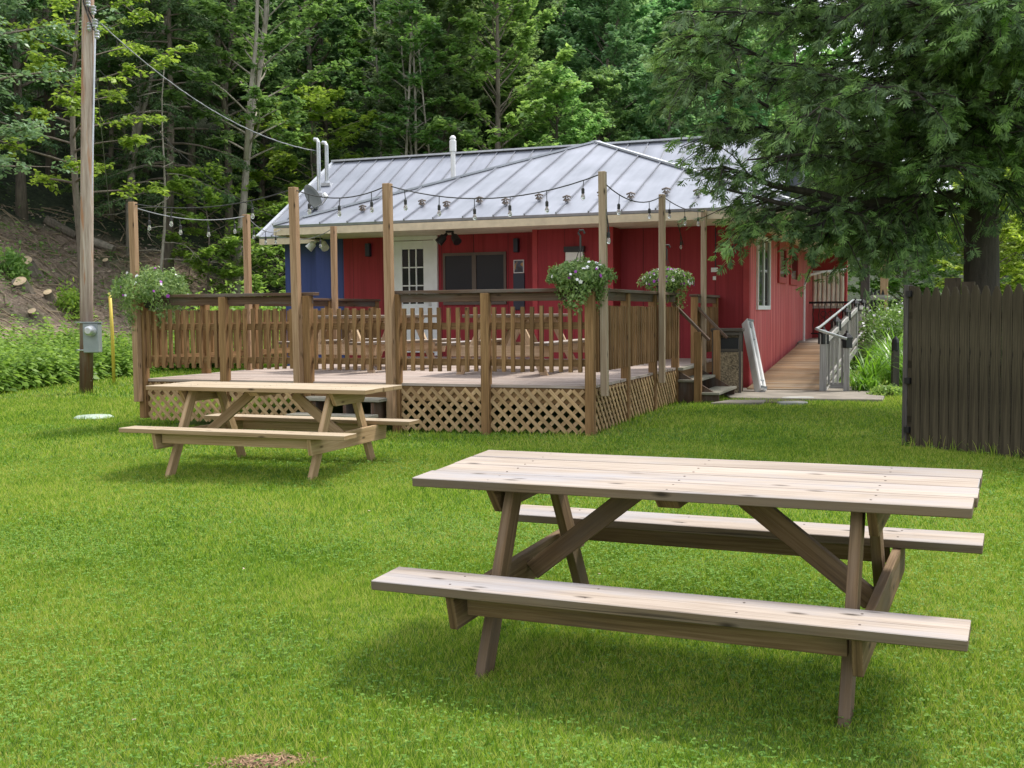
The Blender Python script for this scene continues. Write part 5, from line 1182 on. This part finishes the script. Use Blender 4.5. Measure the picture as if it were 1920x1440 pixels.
for i, (a, b, r, lab) in enumerate([((172, 461), (214, 476), .13, 'pale bare log lying across the bank beside the utility pole'), ((85, 422), (142, 452), .16, 'long fallen brown trunk lying at the top of the bank')]):
    p0, p1 = on_bank(*a)+Vector((0, 0, .15)), on_bank(*b)+Vector((0, 0, .15)); mb = MB(); mb.tube([p0, p0.lerp(p1, .5), p1], [r, r*.95, r*.8], 10); tag(mb.build('fallen_log', M['logs'] if i == 0 else M['bark']), lab, 'log')

# ------------------------------------------------------------------ planted flowers
def basket(label, loc, rad, seed, white, purple, hook, flat=.62, trail=.5, fallen=0):
    rg_ = np.random.default_rng(seed); t = thing('hanging_basket', label, 'flower basket', loc, 0, 'flower baskets on the deck rail')
    mb = MB(); mb.lathe([(.09, -.20), (.14, -.06), (.155, -.02), (.145, -.02)], (0, 0, 0), 16); mb.build('pot', M['soil_pot'], t)
    n = 3600; v = unit(rg_.normal(0, 1, (n, 3))); v[:, 2] = np.abs(v[:, 2])*1.0-.28*(rg_.random(n)); rr = rad*rg_.uniform(.62, 1.05, n)**.6*(1+.16*np.sin(v[:, 0]*7+seed)*np.cos(v[:, 1]*6))
    c = v*rr[:, None]*[1, 1, flat]
    m = int(n*trail); ang = rg_.uniform(0, 6.28, m); f = rg_.uniform(0, 1, m); lobe = .6+.4*np.sin(ang*3+seed); c2 = np.stack([np.cos(ang)*rad*(.8-.25*f), np.sin(ang)*rad*(.8-.25*f), -f*rad*1.05*lobe], 1)+rp(rg_, m, .03)
    c = np.concatenate([c, c2]); nn = np.concatenate([v, unit(c2*[1, 1, .2])])+rp(rg_, len(c), .5); d = rp(rg_, len(c), 1); d[:, 2] -= .4
    L = rg_.uniform(.028, .055, len(c)); np_mesh('foliage', diamonds(c, d, nn, L, L*.5), 4, M['petunia'], t)
    for nm, k, mat in (('white_flowers', white, M['petal_w']), ('purple_flowers', purple, M['petal_p'])):
        V = []
        for _ in range(k):
            vv = unit(rg_.normal(0, 1, 3)*[1, 1.3, 1]); vv[2] = abs(vv[2])*1.0-.2; vv[1] = -abs(vv[1]) if rg_.random() < .7 else vv[1]; p = vv*rad*[1.05, 1.05, flat*1.1]; n0 = unit(vv+rg_.normal(0, .3, 3)); a0 = unit(np.cross(n0, [0.3, .1, 1])); b0 = np.cross(n0, a0); s = rg_.uniform(.014, .026)
            for j in range(5):
                an = j*2*math.pi/5; dj = a0*math.cos(an)+b0*math.sin(an); V.append(diamonds((p+dj*s*.55+n0*.012)[None], dj[None], n0[None], np.array([s*1.2]), np.array([s*1.1])))
        if V: np_mesh(nm, np.concatenate(V), 4, mat, t)
    if hook:
        mb = MB()
        for k in range(3): a_ = k*2.1+.4; mb.tube([(.14*math.cos(a_), .14*math.sin(a_), -.02), (0, 0, hook-.16)], .004, 4)
        mb.tube([(0, 0, hook-.17), (0, 0, hook-.06), (-.022, 0, hook-.03), (-.01, 0, hook), (.03, 0, hook), (.045, 0, hook-.035)], .011, 6); mb.build('hanger', M['soil_pot'], t)
    return t
q = H(4.93, -5.46); basket('full green basket with white petunias on the front corner of the deck', (q.x, q.y, RT+.10), .33, 1, 16, 5, .50)
q = H(5.0, -1.80); basket('basket with purple and white petunias on the rail beside the side steps', (q.x, q.y, RT+.14), .34, 2, 20, 34, .50, .60, .25)
q = H(-.62, -5.40); basket('wide green basket spilling over the left end of the deck rail', (q.x, q.y, RT+.04), .46, 3, 12, 14, 0, .70, .6)
# daylilies beside the ramp
lily0 = None
def lily_mesh(seed, n=110, h=.75, name='daylily'):
    rg_ = np.random.default_rng(seed); P_ = []; 
    f = np.linspace(0, 1, 6)
    for _ in range(n):
        a = rg_.uniform(0, 6.28); L = h*rg_.uniform(.6, 1.2); el = rg_.uniform(.9, 1.45); bx, by = rg_.normal(0, .07, 2)
        out = L*(f*math.cos(el)+f**2.5*rg_.uniform(.15, .5)); up0 = L*(f*math.sin(el)-f**3*rg_.uniform(.15, .75)); P_.append(np.stack([bx+out*math.cos(a), by+out*math.sin(a), up0], 1))
    return strips(np.array(P_), np.array([.014, .022, .022, .018, .012, .002]), name, M['lily'])
LL = [lily_mesh(1), lily_mesh(2), lily_mesh(3, 90, .6)]; li = 0
for (t_, s_) in [(7.75, 3.2), (8.1, 2.2), (8.7, 2.8), (8.3, 3.9), (7.7, 4.5), (9.0, 3.9), (8.4, 5.0), (7.8, 5.8), (9.1, 5.1), (8.5, 6.2), (7.6, 6.9), (9.3, 6.3), (8.2, 7.5), (7.4, 1.9), (8.9, 1.7), (9.4, 2.4), (7.9, 8.4), (8.8, 7.4)]:
    o = LL[li] if li < 3 else LL[li % 3].copy()
    if li >= 3: COL.objects.link(o)
    q = H(t_, s_); o.location = (q.x, q.y, .28); s = 1.1+.35*rng.random(); o.scale = (s, s, s*1.05); o.rotation_euler = (0, 0, rng.uniform(0, 6)); tag(o, 'clump of arching green daylily blades in the bed beside the ramp', 'lily', 'daylilies beside the ramp'); o.name = 'daylily'; li += 1
o = lily_mesh(8, 120, .42, 'grass_clump'); q = H(7.42, 1.2); o.location = (q.x, q.y, .29); tag(o, 'low yellow green grass clump at the foot of the ramp railing', 'grass clump')
# shrub with pale flowers
def shrub(label, loc, rx, rz_, n, mat, seed, leaf=.07, col=None, name='shrub', flowers=0):
    rg_ = np.random.default_rng(seed); t = thing(name, label, 'shrub', loc); v = unit(rg_.normal(0, 1, (n, 3))); v[:, 2] = np.abs(v[:, 2]); k = 22
    cc = unit(rg_.normal(0, 1, (k, 3))); cc[:, 2] = np.abs(cc[:, 2]); cc *= np.array([rx, rx, rz_])*.68; w = rg_.integers(0, k, n)
    c = cc[w]+rg_.normal(0, 1, (n, 3))*np.array([rx, rx, rz_])*.17; c[:, 2] = np.maximum(c[:, 2], .02); L = leaf*rg_.uniform(.6, 1.3, n); d = rp(rg_, n, 1); o = np_mesh('foliage', diamonds(c, d, v+rp(rg_, n, .5)+[0, 0, .6], L, L*.55), 4, mat, t)
    if col: o.color = col
    mb = MB()
    for j in range(k): mb.tube([(0, 0, -.05), tuple(cc[j]*.6+np.array([0, 0, .05])), tuple(cc[j])], [.012, .008, .004], 4)
    mb.build('stems', M['bark'], t)
    if flowers:
        s = rg_.integers(0, n, flowers); L = .06*rg_.uniform(.7, 1.3, flowers); np_mesh('flowers', diamonds(c[s]*1.06, d[s], v[s], L, L), 4, M['petal_w'], t)
    return t
shrub('flowering shrub with pale blossoms beside the black fence', (W(1672, 590, 24).x, 24, .3), .95, 1.5, 5200, M['weed'], 5, .08, (.9, .9, 1.3, 1), flowers=260)
shrub('broad green bush behind the lilies under the timber post', (W(1635, 590, 30).x, 29, .3), 1.0, 1.5, 4200, M['weed'], 6, .09)
shrub('low dark ground ivy at the foot of the black capped post', (W(1668, 740, 16.2).x, 16.2, .3), .30, .16, 900, M['leaf_mid'], 7, .05, (1.8, 1.6, 1, 1), name='ivy')
shrub('leafy bramble on the bank behind the far left basket', (W(385, 560, 24).x, 26, .5), 1.9, 1.7, 7000, M['leaf_maple'], 8, .11, (1.5, 1.4, .9, 1), name='bramble')
shrub('loose green bush behind the deck between the far posts', (W(455, 560, 27).x, 28, .6), 1.5, 1.5, 5000, M['leaf_maple'], 9, .11, (1.3, 1.3, .9, 1), name='bramble')
shrub('dark leafy bush on the bank at the left picture edge', on_bank(12, 520)+Vector((0, 0, -.2)), .6, 1.0, 1800, M['leaf_mid'], 10, .13, (1.6, 1.6, 1, 1), name='bramble')
shrub('light green bush at the foot of the bank beside the utility pole', on_bank(135, 590)+Vector((0, 0, -.1)), .5, .9, 1400, M['leaf_maple'], 11, .12, (1.8, 1.6, 1, 1), name='bramble')
w = on_bank(440, 540)+Vector((0, 0, .2)); mb = MB(); e1_, e2_ = W(372, 505, w.y), W(430, 492, w.y); mb.tube([W(352, 560, w.y), e1_, W(395, 492, w.y), e2_], [.05, .045, .035, .02], 7); mb.tube([e1_, W(385, 520, w.y)], [.03, .01], 5); mb.tube([W(395, 492, w.y), W(418, 480, w.y)], [.025, .008], 5); tag(mb.build('dead_branch', M['bark_pale']), 'pale crooked dead branch arching behind the left railing', 'branch')

# ------------------------------------------------------------------ lawn
rl = np.random.default_rng(99)
def lawn_points(n, y0, y1):
    y = np.sqrt(rl.uniform(y0**2, y1**2, n)); x = rl.uniform(-.56, .56, n)*(y+1.0)
    # house frame coordinates to leave out the deck, house and slab
    dx, dy = x-HO.x, y-HO.y; t = dx*EA.x+dy*EA.y; s = dx*EB.x+dy*EB.y
    keep = ~((t > -.55) & (t < 5.0) & (s > -5.35) & (s < 14)) & ~((t > -3.4) & (t < 6.9) & (s > 1.0)) & ~((t > 5.55) & (t < 7.75) & (s > -.78) & (s < 2)) & (toe_dist(x, y) < -.2) & ~((t > 4.9) & (t < 6.9) & (s > 0))
    bare = ((np.abs(s+5.55) < .16) & (t > -.6) & (t < 5.2) & (rl.random(n) < .7)) | ((np.abs(t-5.2) < .16) & (s > -5.5) & (s < -1.2) & (rl.random(n) < .7))
    spot = (np.hypot((x-W(495, 1428, 3.62).x)/.13, (y-3.60)/.045) < 1)
    return x[keep & ~bare & ~spot], y[keep & ~bare & ~spot]
TR_ = []
for n, y0, y1, h, w in ((480000, 3.3, 6.5, .026, .0045), (440000, 6.5, 11, .031, .007), (360000, 11, 18, .04, .011), (200000, 18, 34, .05, .022)):
    x, y = lawn_points(n, y0, y1); m = len(x); z = G(x, y); a = rl.uniform(0, 6.28, m); hh = h*rl.uniform(.45, 1.3, m)*(1+.25*np.sin(x*2.3+np.sin(y*1.7))*np.sin(y*2.9)+.35*np.sin(x*31+3*np.sin(y*17))*np.sin(y*27+2*np.sin(x*19))); ln = hh*rl.uniform(.2, 1.1, m); b = rl.uniform(0, 6.28, m)
    ca, sa = np.cos(a)*w/2, np.sin(a)*w/2; P0 = np.stack([x-ca, y-sa, z-.004], 1); P1 = np.stack([x+ca, y+sa, z-.004], 1); P2 = np.stack([x+np.cos(b)*ln, y+np.sin(b)*ln, z+hh], 1); TR_.append(np.stack([P0, P1, P2], 1).reshape(-1, 3))
tag(np_mesh('lawn_grass', np.concatenate(TR_), 3, M['grass']), 'mown bright green lawn grass', kind='stuff')
# taller uncut tufts where the mower does not reach
tp_ = []
for k in range(26):                       # fence foot
    f = k/25; q = Vector((fa.x, fa.y, 0))+fd*(3.4*f); tp_ += [(q.x+rl.normal(0, .03), q.y-.03+rl.normal(0, .04), .07)]*14
for t_, s_ in [(a, S0-.14) for a in np.arange(-.7, 5.2, .16) if not 1.6 < a < 2.8]+[(T1+.14, b) for b in np.arange(-5.5, -1.6, .16)]:
    q = H(t_, s_); tp_ += [(q.x+rl.normal(0, .05), q.y+rl.normal(0, .05), .05)]*int(rl.integers(0, 12))
for cx_, cy_, r_0 in ((pb.x, 19.0, .16), (W(214, 722, 21.2).x, 21.2, .07), (W(176, 779, 2090*1.33/186).x, 2090*1.33/186, .30)):
    for a in rl.uniform(0, 6.28, 90): tp_.append((cx_+r_0*math.cos(a)*1.05, cy_+r_0*math.sin(a)*1.05, .06))
tp_ = np.array(tp_); x = tp_[:, 0]+rl.normal(0, .025, len(tp_)); y = tp_[:, 1]+rl.normal(0, .025, len(tp_)); f = np.linspace(0, 1, 4); a = rl.uniform(0, 6.28, len(x)); h = tp_[:, 2]*rl.uniform(.7, 2.1, len(x)); ln = h*rl.uniform(.1, .8, len(x))
P_ = np.stack([x[:, None]+np.cos(a)[:, None]*ln[:, None]*f**2, y[:, None]+np.sin(a)[:, None]*ln[:, None]*f**2, G(x, y)[:, None]+h[:, None]*f], 2)
tag(strips(P_, np.array([.007, .006, .004, .001]), 'tall_grass', M['grass']), 'uncut grass tufts at the foot of the fence, deck and pole', kind='stuff')
x, y = lawn_points(70, 3.4, 13); n = len(x); c = np.stack([x, y, G(x, y)+.03], 1); d = rp(rl, n, 1); d[:, 2] *= .2; L = rl.uniform(.012, .03, n)
tag(np_mesh('fallen_leaves', diamonds(c, d, np.array([0, 0, 1.])+rp(rl, n, .3), L, L*.6), 4, M['chips']), 'tiny dry fallen leaves scattered over the lawn', kind='stuff')
# clover patches
CV = []
for n, y0, y1, s in ((80000, 3.3, 7.5, .011), (60000, 7.5, 14, .016)):
    x, y = lawn_points(n, y0, y1); pt = np.sin(x*1.9+1.3*np.sin(y*1.1))+np.sin(y*2.2+x*.7)+.8*np.sin(x*4.7+y*3.9); k = pt > rl.uniform(-2.2, 5.0, len(x)); x, y = x[k], y[k]; m = len(x)
    c = np.stack([x, y, G(x, y)+rl.uniform(.022, .048, m)], 1); a0 = rl.uniform(0, 6.28, m)
    for j in range(3):
        an = a0+j*2.094; d = np.stack([np.cos(an), np.sin(an), rl.normal(.05, .2, m)], 1); L = s*rl.uniform(.7, 1.2, m); CV.append(diamonds(c+d*(L*.5)[:, None], d, np.array([0, 0, 1.])+rp(rl, m, .3), L, L*.9))
tag(np_mesh('clover', np.concatenate(CV), 4, M['clover']), 'small clover leaves scattered through the lawn', kind='stuff')
q = W(495, 1428, 3.62); n = 900; x = q.x+rl.normal(0, .075, n)+.03*np.sin(np.arange(n)); y = 3.60+rl.normal(0, .028, n); a = rl.uniform(0, 6.28, n)
c = np.stack([x, y, G(x, y)+rl.uniform(.002, .02, n)], 1); d = np.stack([np.cos(a), np.sin(a), rl.normal(0, .25, n)], 1); tag(np_mesh('dry_grass', diamonds(c, d, np.array([0, 0, 1.])+rp(rl, n, .4), rl.uniform(.015, .045, n), .0045), 4, M['thatch']), 'tiny ragged patch of dry reddish thatch in the lawn', kind='stuff')
